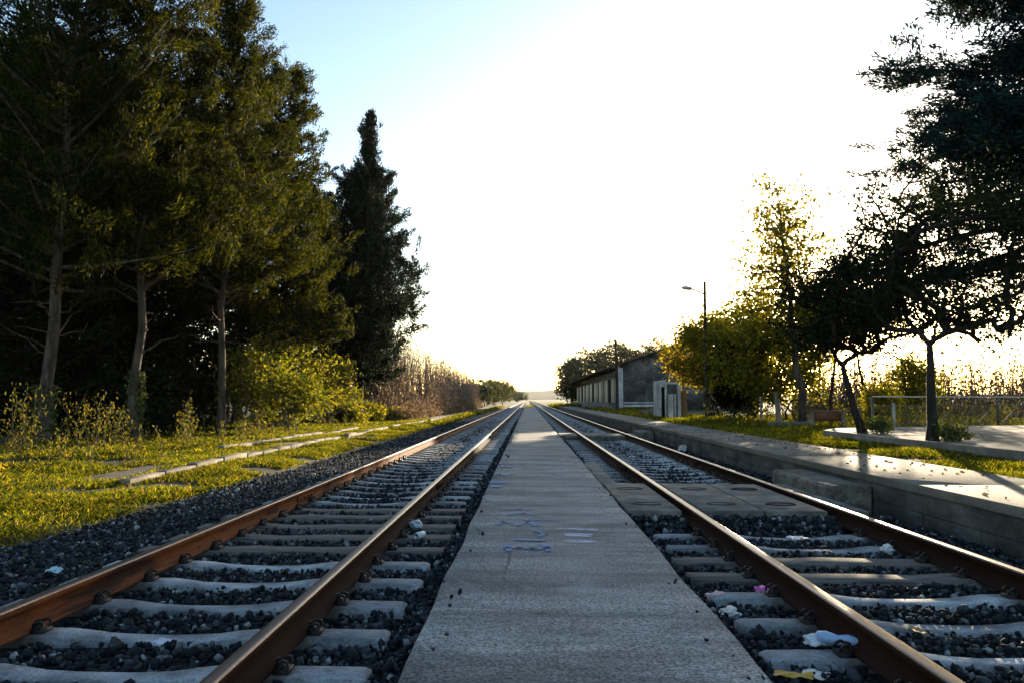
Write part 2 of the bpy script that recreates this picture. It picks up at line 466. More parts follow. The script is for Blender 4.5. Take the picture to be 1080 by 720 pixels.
def grow(rng, root_pts, r_root, targets, tip=0.012, expo=0.5, sag=0.0, nseg=4, free=0.55, leader=0.6, wig=0.04):
    """joins crown targets to the trunk by ever thinner limbs; returns list of (points, radii)"""
    nodes = [np.array(p, float) for p in root_pts]
    par = [-1] + list(range(len(nodes) - 1))
    nroot = len(nodes)
    top = nodes[-1]
    order = np.argsort(np.linalg.norm(targets - top, axis=1))
    tips = []
    for k in order:
        T = targets[k]
        Nn = np.array(nodes)
        s = max(1, int(nroot * free))
        d = np.linalg.norm(Nn - T, axis=1)
        d = d + 1.1 * np.maximum(0, Nn[:, 2] - T[2] + 0.15)
        d[:s] += 1e3
        j = int(np.argmin(d))
        a = nodes[j]
        pts = wander(a, T, nseg, wig, rng)
        pts[1:-1, 2] += sag * np.linalg.norm(T - a)
        prev = j
        for q in pts[1:]:
            nodes.append(q); par.append(prev); prev = len(nodes) - 1
        tips.append(prev)
    cnt = np.zeros(len(nodes))
    for t in tips:
        while t != -1:
            cnt[t] += 1; t = par[t]
    rad = tip * np.maximum(cnt, 1) ** expo
    rad = np.minimum(rad, r_root * 0.55)
    rr = np.linspace(r_root * 1.15, r_root * leader, nroot)
    rad[:nroot] = np.maximum(rad[:nroot] * 0, rr)
    rad[0] *= 1.25
    chains = [(np.array(nodes[:nroot]), rad[:nroot])]
    i = nroot
    n = len(nodes)
    while i < n:
        idx = [par[i], i]
        while idx[-1] + 1 < n and par[idx[-1] + 1] == idx[-1]:
            idx.append(idx[-1] + 1)
        r = rad[idx].copy(); r[0] = min(r[0], r[1] * 1.25)
        chains.append((np.array([nodes[q] for q in idx]), r))
        i = idx[-1] + 1
    return chains


def ellipsoid_targets(rng, n, c, r, shell=0.55, flat=0.0, holes=4):
    """points inside an ellipsoid, thinned by noise so that the crown has gaps"""
    out = []
    off = rng.uniform(-50, 50, 3)
    while len(out) < n:
        p = rng.normal(size=3); p /= np.linalg.norm(p)
        p *= rng.uniform(shell, 1.0) ** 0.7
        if p[2] < -0.7: continue
        q = np.array(c) + p * np.array(r)
        k = mnoise.noise(Vector(q * (1.6 / max(r)) * 1.3 + off))
        if k < -0.18 + rng.uniform(-0.1, 0.1): continue
        out.append(q)
    return np.array(out)


def broadleaf(name, base, rng, crown_c, crown_r, ntar, per, leaf, mleaf, mbark, r0=0.12, fork_z=None, lean=(0, 0), sig=0.28,
              label='', cat='tree', group=None, shell=0.45, tip=0.012, expo=0.5, trunk_name='trunk', crown_name='crown', extra=None, stems=1, up=0.3, wob=0.02, free=0.55, leader=0.6, nroot=6):
    """crown_c relative to base. returns the thing"""
    th = empty(name, base)
    tag(th, label, cat, group)
    fz = fork_z if fork_z is not None else max(0.3, crown_c[2] - crown_r[2] * 0.9)
    T = ellipsoid_targets(rng, ntar, crown_c, crown_r, shell)
    if extra is not None: T = np.concatenate([T, extra])
    tb = MB()
    sets = np.array_split(rng.permutation(len(T)), stems)
    for s in range(stems):
        o = np.array([0.0, 0, -0.08]) if stems == 1 else np.array([rng.normal() * crown_r[0] * 0.3, rng.normal() * crown_r[1] * 0.3, -0.08])
        e = np.array([lean[0], lean[1], fz]) + (o * 0.6 if stems > 1 else 0)
        e[2] = fz
        root = wander(o, e, nroot, wob, rng)
        for P, r in grow(rng, root, r0, T[sets[s]], tip, expo, free=free, leader=leader):
            tb.tube(P, r, 8 if r[0] > 0.05 else 5, cap=False)
    tb.obj(trunk_name, mbark, th, smooth=True)
    cb = MB()
    C = np.repeat(T, per, axis=0) + rng.normal(size=(len(T) * per, 3)) * sig * np.array([1, 1, 0.75])
    A = unit(C - np.array(crown_c)) * 0.4 + rng.normal(size=C.shape) * 0.6 + np.array([0, 0, up])
    leaves(cb, C, A, leaf[0], leaf[1], rng)
    cb.obj(crown_name, mleaf, th)
    return th


def conifer_meshes(rng, H, z0, Rf, nb, elev, ncl, per, leaf, csig, rt, flat=0.7, upw=0.5, curve=0.0, dead=0, lat=0.16, s0=0.3, lean=(0, 0)):
    tb = MB(); CC = []; AA = []
    tz = np.linspace(-0.1, H, 12)
    wob = rng.normal(size=(12, 2)) * 0.06; wob[0] = 0
    TP = np.stack([lean[0] * (tz / H) + wob[:, 0], lean[1] * (tz / H) + wob[:, 1], tz], 1)
    tr = rt * (1 - np.clip(tz / H, 0, 1) * 0.93); tr[0] *= 1.35
    tb.tube(TP, tr, 10, cap=False)

    def trunk_at(z):
        return np.array([np.interp(z, tz, TP[:, 0]), np.interp(z, tz, TP[:, 1]), z])
    for i in range(nb):
        t = (i + 0.5) / nb
        h = z0 + (H - z0) * t ** 0.95
        az = i * 2.39996 + rng.normal() * 0.35
        L = Rf(t) * rng.uniform(0.70, 1.12)
        el = elev(t) + rng.normal() * 0.12
        o = np.array([math.cos(az), math.sin(az), 0])
        sd = np.array([-math.sin(az), math.cos(az), 0])
        s = np.linspace(0, 1, 6)
        base = trunk_at(h)
        bend = rng.normal() * 0.12 * L

        def bp(s):
            s = np.atleast_1d(s)[:, None]
            return base + o * L * math.cos(el) * s + sd * bend * s ** 2 + np.array([0, 0, 1.0]) * (L * math.sin(el) * s + curve * L * s ** 2)
        tb.tube(bp(s), np.linspace(min(rt * 0.35, 0.03 + 0.016 * L), 0.008, 6), 5, cap=False)
        m = max(3, int(ncl * L / max(Rf(0.2), 0.5)) + 1)
        ss = rng.uniform(s0, 1.02, m) ** 0.85
        c = bp(ss) + sd * (rng.normal(size=m) * lat * L * (0.35 + ss))[:, None] + np.array([0, 0, 1.0]) * (rng.normal(size=m) * 0.05 * L)[:, None]
        pd = unit(o * 0.7 + np.array([0, 0, upw]) + rng.normal(size=(m, 3)) * np.array([0.5, 0.5, 0.5 * flat]))   # each plume of sprays has its own direction
        pl_ = csig * 3.6 * rng.uniform(0.6, 1.3, m)
        k = rng.uniform(-0.35, 0.65, m * per)
        pr = np.repeat(pd, per, axis=0)
        rad_ = csig * 0.62 * (1.0 - 0.9 * np.clip(k, 0, 1))
        cc = np.repeat(c, per, axis=0) + pr * (k * np.repeat(pl_, per))[:, None] + rng.normal(size=(m * per, 3)) * rad_[:, None] * np.array([1, 1, max(flat, 0.5)])
        aa = pr + rng.normal(size=(m * per, 3)) * 0.42
        CC.append(cc); AA.append(aa)
    for i in range(dead):
        h = rng.uniform(z0 * 0.55, z0 * 1.1)
        az = rng.uniform(0, 6.28); L = rng.uniform(0.5, 1.8)
        b = trunk_at(h)
        e = b + np.array([math.cos(az), math.sin(az), rng.uniform(-0.1, 0.7)]) * L
        tb.tube(wander(b, e, 5, 0.06, rng), np.linspace(0.03, 0.006, 5), 5, cap=False)
    cb = MB()
    leaves(cb, np.concatenate(CC), np.concatenate(AA), leaf[0], leaf[1], rng)
    return tb, cb


def conifer(name, base, label, mats, rng, group=None, ivy=0.0, **kw):
    th = empty(name, base)
    tag(th, label, 'tree', group)
    tb, cb = conifer_meshes(rng, **kw)
    tb.obj('trunk', mats[1], th, smooth=True)
    cb.obj('crown', mats[0], th)
    if ivy:
        ib = MB(); n = int(520 * ivy)
        h = rng.uniform(0.05, ivy, n); a = rng.uniform(0, 6.28, n); r = kw['rt'] * 1.05 + rng.exponential(0.05, n)
        leaves(ib, np.stack([np.cos(a) * r, np.sin(a) * r, h], 1), rng.normal(size=(n, 3)), 0.11, 0.09, rng)
        ib.obj('ivy', M['ivy'], th)
    return th


# ================================================================== SETTING
XL, XR = -0.53, 0.985          # middle platform edges
ZP = -0.02
LC, RC = -2.01, 2.43           # track centres
G2 = 0.7525
WX, WE, WZ = 4.0, 5.43, 0.236  # right platform


def gz(x, y):
    """terrain height"""
    n = mnoise.noise(Vector((x * 0.35, y * 0.35, 3.1))) * 0.05 + mnoise.noise(Vector((x * 0.07, y * 0.07, 9.1))) * 0.12 * min(1, abs(x) / 25)
    if x < -4.4:
        k = min(1, (-4.4 - x) / 0.9)
        base = -0.31 + 0.13 * k + 0.0 * x
        if x < -13: base += 0.02 * (-13 - x)
        base = min(base, 1.5)
        return base + n * k
    if x > 4.2:
        far = min(1, max(0, (y - 102) / 20))
        k = min(1, (x - 4.2) / (0.9 + 9 * far))
        return -0.31 + 0.5 * k + n * k * 0.6
    return -0.31


xs = sorted(set([-2600, -1500, -900, -500, -300, -180, -120, -80, -60, -45, -36, -30, -26] + [round(-24 + i * 0.5, 2) for i in range(40)] +
                [-4.4, -4.1, -3, -1, 1, 3, 4.2, 4.5, 4.8, 5.1] + [round(5.5 + 0.5 * i, 2) for i in range(40)] +
                [26, 28, 31, 36, 45, 60, 80, 120, 180, 300, 500, 900, 1500, 2600]))
ys = sorted(set([-60, -30, -15, -8, -4] + [i * 0.6 for i in range(70)] + [42 + i * 1.5 for i in range(40)] + [105, 110, 116, 124, 135, 150, 175, 210, 260, 330, 420, 550, 750, 1000, 1400, 2000, 3000]))
gb = MB()
V = np.array([(x, y, gz(x, y)) for y in ys for x in xs])
nx = len(xs)
Fq = np.array([(j * nx + i, j * nx + i + 1, (j + 1) * nx + i + 1, (j + 1) * nx + i) for j in range(len(ys) - 1) for i in range(nx - 1)])
gb.add(V, Fq)
tag(gb.obj('ground', M['ground'], smooth=True), kind='structure')

# distant hills
hb = MB()
prof = []
hx = np.linspace(-900, 1500, 60)
for x in hx:
    h = 14 + 12 * math.exp(-((x - 160) / 260) ** 2) + 6 * mnoise.noise(Vector((x * 0.004, 0, 2))) + 5 * mnoise.noise(Vector((x * 0.02, 4, 2)))
    prof.append(max(6, h * 1.15))
V = []
for x, h in zip(hx, prof):
    V += [(x, 1900, -3), (x, 2150, h), (x, 2900, -3)]
Fq = []
for i in range(len(hx) - 1):
    for k in range(2):
        a = i * 3 + k
        Fq.append((a, a + 3, a + 4, a + 1))
hb.add(V, np.array(Fq))
tag(hb.obj('hills', M['farleaf'], smooth=True), kind='structure')

# ballast bed sheet under both tracks
bb = MB()
for x0, x1, xe in ((-3.45, XL - 0.004, -4.85), (XR + 0.004, WX - 0.004, None)):
    prof_x = ([xe] if xe else []) + [x0, x1]
    yy = [-4] + [i * 2 for i in range(0, 60)] + [130, 160, 200, 300, 500, 900]
    zz = ([-0.29] if xe else []) + [-0.222, -0.222]
    V = [(x, y, z) for y in yy for x, z in zip(prof_x, zz)]
    k = len(prof_x)
    Fq = np.array([(j * k + i, j * k + i + 1, (j + 1) * k + i + 1, (j + 1) * k + i) for j in range(len(yy) - 1) for i in range(k - 1)])
    bb.add(V, Fq)
tag(bb.obj('track_bed', M['bed']), kind='structure')

# middle platform: long cast bays of concrete with a worn lip
pb = MB()
rng = np.random.default_rng(3)
y = -5.0
yy = []
while y < 123:
    yy.append(y); y += 0.35 if y < 12 else 1.4
prof_n = 9
V = []; Fq = []
xsp = [XL, XL + 0.012, XL + 0.3, 0.0, 0.4, XR - 0.3, XR - 0.012, XR]
ring = []
for j, yv in enumerate(yy):
    el = 0.022 * mnoise.noise(Vector((0, yv * 0.9, 0))) + 0.006 * mnoise.noise(Vector((1, yv * 3.7, 0)))
    er = 0.022 * mnoise.noise(Vector((7, yv * 0.9, 0))) + 0.006 * mnoise.noise(Vector((8, yv * 3.7, 0)))
    zz = lambda x: ZP + 0.006 * mnoise.noise(Vector((x * 1.3, yv * 0.5, 5)))
    V += [(XL + el, yv, -0.42), (XL + el, yv, ZP - 0.02), (XL + el + 0.016, yv, ZP - 0.001)]
    V += [(x, yv, zz(x)) for x in (-0.25, 0.1, 0.45, 0.75)]
    V += [(XR + er - 0.016, yv, ZP - 0.001), (XR + er, yv, ZP - 0.02), (XR + er, yv, -0.42)]
k = 10
Fq = np.array([(j * k + i, (j) * k + i + 1, (j + 1) * k + i + 1, (j + 1) * k + i) for j in range(len(yy) - 1) for i in range(k - 1)])
pb.add(V, Fq[:, ::-1].copy())
pb.add([V[-k], V[-1], (V[-1][0], V[-1][1], ZP), (V[-k][0], V[-k][1], ZP)], [(0, 1, 2, 3)])
path = pb.obj('pavement', M['pave'], smooth=False, fix=True)
tag(path, kind='structure')


# faded paint scrawls on the middle platform
def scrawl(strokes, mat, wd):
    b = MB()
    for s in strokes:
        pts = [at(px, py, ZP + 0.009) for px, py in s]
        w = wd
        for i in range(len(pts) - 1):
            a, c = pts[i], pts[i + 1]
            d = (c - a).normalized(); n = Vector((-d.y, d.x, 0)) * w * random.uniform(0.7, 1.3)
            b.add([a - n - d * 0.02, c - n + d * 0.02, c + n + d * 0.02, a + n - d * 0.02], [(0, 1, 2, 3)])
            for v in (a, c):
                pass
    return b


blue = paintmat('blue paint', (0.008, 0.12, 0.30), 0.27)
pale = paintmat('pale paint', (0.42, 0.45, 0.60), 0.42)
sb = scrawl([[(530, 536.5), (546, 536), (562, 536.5)], [(538, 541.5), (552, 540.5), (564, 542)], [(524, 552), (530, 549.5), (541, 551)], [(546, 553), (557, 549), (566, 553.5)],
             [(556, 547), (590, 548)], [(565, 559), (575, 561), (570, 564.5)], [(533, 577), (548, 576.5), (562, 578), (579, 577)], [(534, 573), (537, 580)], [(573, 573), (579, 580)],
             [(545, 568), (572, 569)]], blue, 0.032)
o = sb.obj('paint_mark', blue, path)
o['label'] = 'faded blue paint lettering across the concrete'
sb = scrawl([[(518, 508), (535, 507.5)], [(527, 500), (539, 499)], [(528, 491.5), (541, 491)], [(519, 512), (527, 512)]], blue, 0.10)
o = sb.obj('paint_mark', blue, path)
o['label'] = 'blue paint blotch near the left edge of the concrete'
sb = scrawl([[(593, 557), (628, 558)], [(598, 563), (622, 564)], [(598, 569.5), (625, 571)], [(585, 496), (606, 495)], [(590, 500), (601, 500)], [(592, 484), (599, 484)]], pale, 0.06)
o = sb.obj('paint_mark', pale, path)
o['label'] = 'pale lavender paint smears'

# dirt path and kerbs on the left
db = MB()
pl = [(-6.25, 6), (-6.25, 20), (-6.35, 36), (-5.9, 52), (-5.4, 66), (-5.2, 110)]
yy = np.arange(6, 112, 1.5)
V = []
for yv in yy:
    xr = np.interp(yv, [p[1] for p in pl], [p[0] for p in pl])
    for k in range(5):
        x = xr - 1.2 * k / 4 - 0.12 * mnoise.noise(Vector((k, yv * 0.4, 1))) * (k in (0, 4))
        V.append((x, yv, gz(x, yv) + 0.03 - (0.05 if k in (0, 4) else 0)))
Fq = np.array([(j * 5 + i, j * 5 + i + 1, (j + 1) * 5 + i + 1, (j + 1) * 5 + i) for j in range(len(yy) - 1) for i in range(4)])
db.add(V, Fq[:, ::-1].copy())
tag(db.obj('dirt_path', M['dirt'], smooth=True), kind='structure')

rng = np.random.default_rng(21)


def kerb(name, line, y0, y1, gap, label):
    b = MB()
    y = y0
    while y < y1:
        L = rng.uniform(0.9, 1.3)
        if rng.uniform() > gap:
            x = np.interp(y, [p[1] for p in line], [p[0] for p in line])
            x2 = np.interp(y + L, [p[1] for p in line], [p[0] for p in line])
            b.box((x, y + L / 2, gz(x, y) + 0.005 + rng.normal() * 0.012), (0.17, L - 0.03, 0.22), rz=math.atan2(x - x2, L) + rng.normal() * 0.015)
        y += L
    return tag(b.obj(name, M['kerb'], bevel=0.012), kind='structure')


kerb('kerb', [(-6.05, 5), (-6.1, 20), (-6.2, 36), (-5.75, 52), (-5.25, 66), (-5.0, 112)], 11.5, 110, 0.06, '')
kerb('kerb', [(-7.75, 8), (-7.6, 20), (-7.35, 28), (-7.2, 45)], 16.5, 34, 0.18, '')


# ================================================================== TRACKS
def railprof(cx):
    P = [(-0.07, -0.159), (0.07, -0.159), (0.07, -0.148), (0.022, -0.135), (0.010, -0.122), (0.010, -0.052), (0.036, -0.038), (0.036, -0.010), (0.030, -0.002),
         (0.018, 0.0), (-0.018, 0.0), (-0.030, -0.002), (-0.036, -0.010), (-0.036, -0.038), (-0.010, -0.052), (-0.010, -0.122), (-0.022, -0.135), (-0.07, -0.148)]
    return [(x + cx, z) for x, z in P]


yr = [-4, 0, 10, 40, 120, 400, 900]
fm = [0] * 18
for k in (7, 8, 9, 10, 11): fm[k] = 1
for cx, mat, lab in ((LC - G2, M['rust'], 'orange rusty rail, outermost left of the four, beside grass and loose stones'),
                     (LC + G2, M['rust_dark'], 'rusty brown rail just left of the flat concrete platform between the tracks'),
                     (RC - G2, M['rust_dark'], 'dark rail just right of the flat concrete platform between the tracks'),
                     (RC + G2, M['rust_dark'], 'dark rail closest to the raised platform wall on the right')):
    b = MB()
    b.extrude_y(railprof(0), yr, 0, fm)
    o = b.obj('rail', [mat, M['railtop']], loc=(cx, 0, 0))
    tag(o, lab, 'rail', 'rails of the two tracks')
    # joint plates where rail lengths meet
    for yj in (12.0, 26.0):
        f = MB()
        for s in (-1, 1):
            f.box((s * 0.02, yj + cx * 0.9, -0.088), (0.022, 0.62, 0.066))
            for q in (-0.22, -0.08, 0.08, 0.22):
                f.box((s * 0.038, yj + cx * 0.9 + q, -0.088), (0.016, 0.034, 0.034))
        f.obj('joint_plate', mat, o, bevel=0.003)


def sleeper_mesh(seed, wood=False):
    rng = np.random.default_rng(seed)
    b = MB()
    if wood:
        xs_ = np.linspace(-1.28, 1.28, 12); tops = 0.008 * rng.normal(size=12) * 0.6; wt = np.full(12, 0.115)
    else:
        xs_ = np.array([-1.25, -1.22, -1.05, -0.9, -0.52, -0.42, -0.3, -0.15, 0, 0.15, 0.3, 0.42, 0.52, 0.9, 1.05, 1.22, 1.25])
        tops = np.array([-.012, 0, 0.003, 0.003, 0.002, -0.008, -0.022, -0.028, -0.029, -0.028, -0.022, -0.008, 0.002, 0.003, 0.003, 0, -0.012])
        wt = np.array([.078, .08, .08, .08, .08, .078, .072, .068, .066, .068, .072, .078, .08, .08, .08, .08, .078])
    V = []
    for x, t, w in zip(xs_, tops, wt):
        j = rng.normal() * 0.003
        V += [(x, -w - 0.03, -0.2), (x, -w - 0.005 + j, t - 0.004), (x, -w + j, t), (x, w + j, t), (x, w + 0.004 + j, t - 0.004), (x, w + 0.03, -0.2)]
    k = 6
    Fq = [(i * k + q, i * k + q + 1, (i + 1) * k + q + 1, (i + 1) * k + q) for i in range(len(xs_) - 1) for q in range(k - 1)]
    n = len(xs_)
    b.add(V, np.array(Fq))
    b.L.append(np.arange(k, dtype=np.int32)); b.S.append(np.array([k], np.int32)); b.M.append(np.array([0], np.int32))
    b.L.append((np.arange(k, dtype=np.int32) + (n - 1) * k)[::-1].copy()); b.S.append(np.array([k], np.int32)); b.M.append(np.array([0], np.int32))
    return b.mesh('sleeper', M['sleeper_wood'] if wood else M['sleeper'], fix=True)


def clip_mesh():
    b = MB()
    b.box((0, 0, 0.012), (0.085, 0.11, 0.03))                 # shoulder plate
    b.box((-0.018, 0, 0.035), (0.05, 0.075, 0.03), taper=0.8)
    a = np.linspace(-0.6, math.pi + 0.9, 12)
    for s in (-1, 1):                                        # two loops of the spring clip
        P = np.stack([0.004 + 0.03 * np.cos(a), s * 0.042 + 0.008 * np.sin(a * 2), 0.048 + 0.026 * np.sin(a)], 1)
        b.tube(P, 0.009, 6)
    b.tube([(-0.02, 0, 0.03), (-0.02, 0, 0.082)], 0.013, 6)   # bolt
    b.tube([(-0.02, 0, 0.062), (-0.02, 0, 0.078)], 0.022, 6)  # nut
    return b.mesh('rail_clip', M['clip'])


CLIP = clip_mesh()
CON = [sleeper_mesh(i) for i in range(4)]
WOOD = [sleeper_mesh(40 + i, True) for i in range(3)]
SLZ = -0.164
sleeper_ys = {}


ORD = ['nearest', 'second nearest', 'third nearest', 'fourth nearest', 'fifth nearest', 'sixth nearest', 'seventh nearest', 'eighth nearest']
WORD = ['nearest', 'second', 'third', 'fourth', 'farthest']


def lay_track(cx, y0, dy, n, wood, side, skip):
    rng = np.random.default_rng(int(y0 * 100))
    yl = []
    ci = 0; wi = 0
    for i in range(n):
        y = y0 + dy * i
        if any(a < y < b for a, b in skip): continue
        yl.append(y)
        w = i in wood
        me = (WOOD if w else CON)[int(rng.integers(0, 3 if w else 4))]
        o = bpy.data.objects.new('sleeper', me)
        COL.objects.link(o)
        o.location = (cx + rng.normal() * 0.012, y, SLZ + rng.normal() * 0.003)
        o.rotation_euler = (0, 0, rng.normal() * 0.006 + (math.pi if rng.uniform() > 0.5 else 0))
        if w:
            lab = f'straight brown-grey wooden sleeper in the {side} track, {WORD[min(wi, 4)]} of its run of {len(wood)}'
            wi += 1
        elif ci < 5 and not wi:
            lab = f'grey concrete sleeper with a dipped middle, {ORD[ci]} in the {side} track'
            ci += 1
        elif y < skip[0][0] if skip else False:
            lab = f'grey concrete sleeper in the {side} track between its wooden sleepers and the concrete crossing slab'
        else:
            lab = f'grey concrete sleeper farther along the {side} track, ' + ('beyond the crossing slab' if skip else 'beyond its wooden sleepers')
        tag(o, lab, 'sleeper', f'sleepers of the {side} track')
        if y < 17:
            for s in (-1, 1):
                for q in (-1, 1):
                    c = bpy.data.objects.new('rail_clip', CLIP)
                    COL.objects.link(c); c.parent = o
                    c.location = (s * G2 + q * 0.1, 0, -0.002); c.scale = (0.86, 0.86, 0.86)
                    c.rotation_euler = (0, 0, 0 if q > 0 else math.pi)
    return yl


CROSS = [(7.98, 10.68), (24.3, 26.6)]
sleeper_ys['L'] = lay_track(LC, 3.66, 0.59, 149, {5, 6, 7, 8, 9}, 'left', [])
sleeper_ys['R'] = lay_track(RC, 3.40, 0.56, 149, {4, 5}, 'right', [(7.86, 10.72), (24.2, 26.6)])
# the far rest of both tracks, too small to tell apart
fb = MB()
for cx, y0, dy in ((LC, 3.66, 0.59), (RC, 3.40, 0.56)):
    for i in range(149, 480):
        fb.box((cx, y0 + dy * i, SLZ - 0.1), (2.5, 0.2, 0.2))
tag(fb.obj('distant_sleepers', M['sleeper']), 'far sleepers of both tracks merging towards the horizon', 'sleepers', kind='stuff')


# loose ballast
def stones(regions, seed):
    rng = np.random.default_rng(seed)
    g = (1 + 5 ** 0.5) / 2
    ico = np.array([(-1, g, 0), (1, g, 0), (-1, -g, 0), (1, -g, 0), (0, -1, g), (0, 1, g), (0, -1, -g), (0, 1, -g), (g, 0, -1), (g, 0, 1), (-g, 0, -1), (-g, 0, 1)]) / math.sqrt(1 + g * g)
    fc = np.array([(0, 11, 5), (0, 5, 1), (0, 1, 7), (0, 7, 10), (0, 10, 11), (1, 5, 9), (5, 11, 4), (11, 10, 2), (10, 7, 6), (7, 1, 8), (3, 9, 4), (3, 4, 2), (3, 2, 6), (3, 6, 8), (3, 8, 9), (4, 9, 5), (2, 4, 11), (6, 2, 10), (8, 6, 7), (9, 8, 1)])
    b = MB()
    for (x0, x1, y0, y1, dens, size, zf, ykey) in regions:
        n = int((x1 - x0) * (y1 - y0) * dens)
        x = rng.uniform(x0, x1, n); y = rng.uniform(y0, y1, n)
        keep = np.ones(n, bool)
        if ykey:
            yl = np.array(sleeper_ys[ykey]); cx = LC if ykey == 'L' else RC
            j = np.clip(np.searchsorted(yl, y), 1, len(yl) - 1)
            dmin = np.minimum(abs(y - yl[j]), abs(y - yl[j - 1]))
            keep &= ~((dmin < 0.108) & (abs(x - cx) < 1.27))
            for s in (-1, 1):
                keep &= ~(abs(x - (cx + s * G2)) < 0.085)
            if ykey == 'R':
                for a, c in CROSS: keep &= ~((y > a - 0.03) & (y < c + 0.03))
        x = x[keep]; y = y[keep]; n = len(x)
        z = zf(x) - (0.012 if y0 >= 14 else 0) + rng.uniform(-0.028, 0.018, n)
        s = size * rng.lognormal(0, 0.3, n) * 0.5
        sc = s[:, None] * rng.uniform(0.55, 1.4, (n, 3)); sc[:, 2] *= 0.8
        q = rng.normal(size=(n, 4)); q /= np.linalg.norm(q, axis=1)[:, None]
        w, a, b_, c = q.T
        Rm = np.stack([np.stack([1 - 2 * (b_ * b_ + c * c), 2 * (a * b_ - c * w), 2 * (a * c + b_ * w)], -1),
                       np.stack([2 * (a * b_ + c * w), 1 - 2 * (a * a + c * c), 2 * (b_ * c - a * w)], -1),
                       np.stack([2 * (a * c - b_ * w), 2 * (b_ * c + a * w), 1 - 2 * (a * a + b_ * b_)], -1)], 1)
        Vv = ico[None] * rng.uniform(0.6, 1.25, (n, 12, 1)) * sc[:, None, :]
        Vv = np.einsum('nij,nkj->nki', Rm, Vv) + np.stack([x, y, z], 1)[:, None, :]
        Ff = fc[None] + (np.arange(n) * 12)[:, None, None]
        b.add(Vv.reshape(-1, 3), Ff.reshape(-1, 3))
    return b


zt = lambda x: np.full_like(x, -0.197)
zs = lambda x: np.interp(x, [-5.3, -4.7, -3.4, -3.2], [-0.29, -0.27, -0.205, -0.205])
regs = []
for (a, c, dn, sz) in ((2.4, 7.5, 1050, 0.036), (7.5, 14, 640, 0.041), (14, 26, 300, 0.042), (26, 48, 110, 0.048)):
    regs += [(-3.3, XL, a, c, dn, sz, zt, 'L'), (-5.0, -3.3, a, c, dn * 0.85, sz, zs, 'L'), (XR, WX, a, c, dn, sz, zt, 'R')]
for xa, xb in ((XR + 0.03, RC - G2 - 0.1), (RC - 0.66, RC + 0.66), (RC + G2 + 0.1, WX - 0.3)):
    regs += [(xa, xb, 7.86, 8.03, 1500, 0.045, lambda x: np.full_like(x, -0.105), None), (xa, xb, 7.72, 7.9, 1500, 0.045, lambda x: np.full_like(x, -0.155), None)]
regs += [(XL + 0.01, XL + 0.16, 2.4, 30, 18, 0.022, lambda x: np.full_like(x, ZP + 0.03), None), (XR - 0.16, XR - 0.01, 2.4, 30, 18, 0.022, lambda x: np.full_like(x, ZP + 0.03), None)]
regs.append((-6.6, -4.9, 3, 18, 90, 0.03, lambda x: np.interp(x, [-6.2, -4.9], [-0.2, -0.28]), None))
st = stones(regs, 5)
tag(st.obj('gravel', M['stone']), 'dark angular ballast stones around the sleepers', 'gravel', kind='stuff')

# crossing slabs of the right track
def slab_set(y0, y1, base_label, zt_=-0.035):
    L = y1 - y0
    parts = [((XR + 0.03 + RC - G2 - 0.1) / 2, (RC - G2 - 0.1) - (XR + 0.03), 'between the flat platform and the first rail'),
             (RC, 2 * G2 - 0.22, 'between the two rails'),
             ((RC + G2 + 0.1 + WX - 0.52) / 2, WX - 0.52 - (RC + G2 + 0.1), 'between the far rail and the platform wall')]
    for i, (cx, w, where) in enumerate(parts):
        b = MB()
        if i == 1:
            b.box((-w / 4 - 0.006, 0, -0.09), (w / 2 - 0.015, L, 0.18)); b.box((w / 4 + 0.006, 0, -0.095), (w / 2 - 0.015, L - 0.04, 0.18))
        else:
            b.box((0, 0, -0.09), (w, L, 0.18))
        o = b.obj('crossing_slab', M['slabconc'], loc=(cx, (y0 + y1) / 2, zt_), bevel=0.012)
        tag(o, f'{base_label} {where}', 'crossing slab', 'concrete slabs crossing the right track')
        if y0 < 15:
            hoops = [(-w / 4, -L * 0.3), (-w / 4, L * 0.25), (w / 4, -L * 0.3), (w / 4, L * 0.25)] if i == 1 else ([(0, -L * 0.3), (0, L * 0.25)] if i == 0 else [])
            for hx_, hy in hoops:
                t = MB()
                a = np.linspace(0, 2 * math.pi, 25)
                t.tube(np.stack([hx_ + 0.16 * np.cos(a), hy + 0.1 * np.sin(a), np.full(25, 0.0)], 1), 0.009, 5)
                t.obj('lifting_ring', M['clip'], o)


slab_set(8.03, 10.62, 'near concrete crossing slab')
slab_set(24.4, 26.5, 'small far crossing slab')

# low concrete ledge against the platform edge, just before the crossing
b = MB(); b.box((0, 0, -0.12), (0.22, 3.6, 0.24))
tag(b.obj('ledge', M['slabconc'], loc=(XR + 0.13, 12.35, ZP - 0.03), bevel=0.012), 'low concrete ledge on the flat platform edge beyond the near crossing slab', 'ledge')

# ================================================================== RIGHT PLATFORM
rp = empty('station_platform', (WX, 0, 0))
tag(rp, 'raised concrete platform with a blockwork face along the right track', 'platform')
b = MB(); y = -4.0
rng = np.random.default_rng(8)
while y < 100:
    L = 2.0
    b.box((0.16, y + L / 2, 0.045), (0.32 + rng.normal() * 0.006, L - 0.012, 0.20)); y += L
b.box((0.2, 48, -0.2), (0.3, 104, 0.295))
y = -4.0; r = 0
while y < 100:
    b.box((0.05, y + 0.5, -0.13), (0.085 + rng.normal() * 0.005, 0.985, 0.145)); b.box((0.05, y + 1.0, -0.28), (0.085 + rng.normal() * 0.005, 0.985, 0.145)); y += 1.0
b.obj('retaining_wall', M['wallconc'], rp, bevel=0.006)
b = MB(); y = -4.0
while y < 100:
    L = 4.0
    b.box((0.0 + (WE - WX) / 2 - 0.01, y + L / 2, WZ - 0.045), (WE - WX + 0.04, L - 0.01, 0.09)); y += L
b.box(((WE - WX) / 2 + 0.2, 48, -0.05), (WE - WX - 0.45, 103.8, 0.36))
b.obj('deck', M['deck'], rp, bevel=0.008)

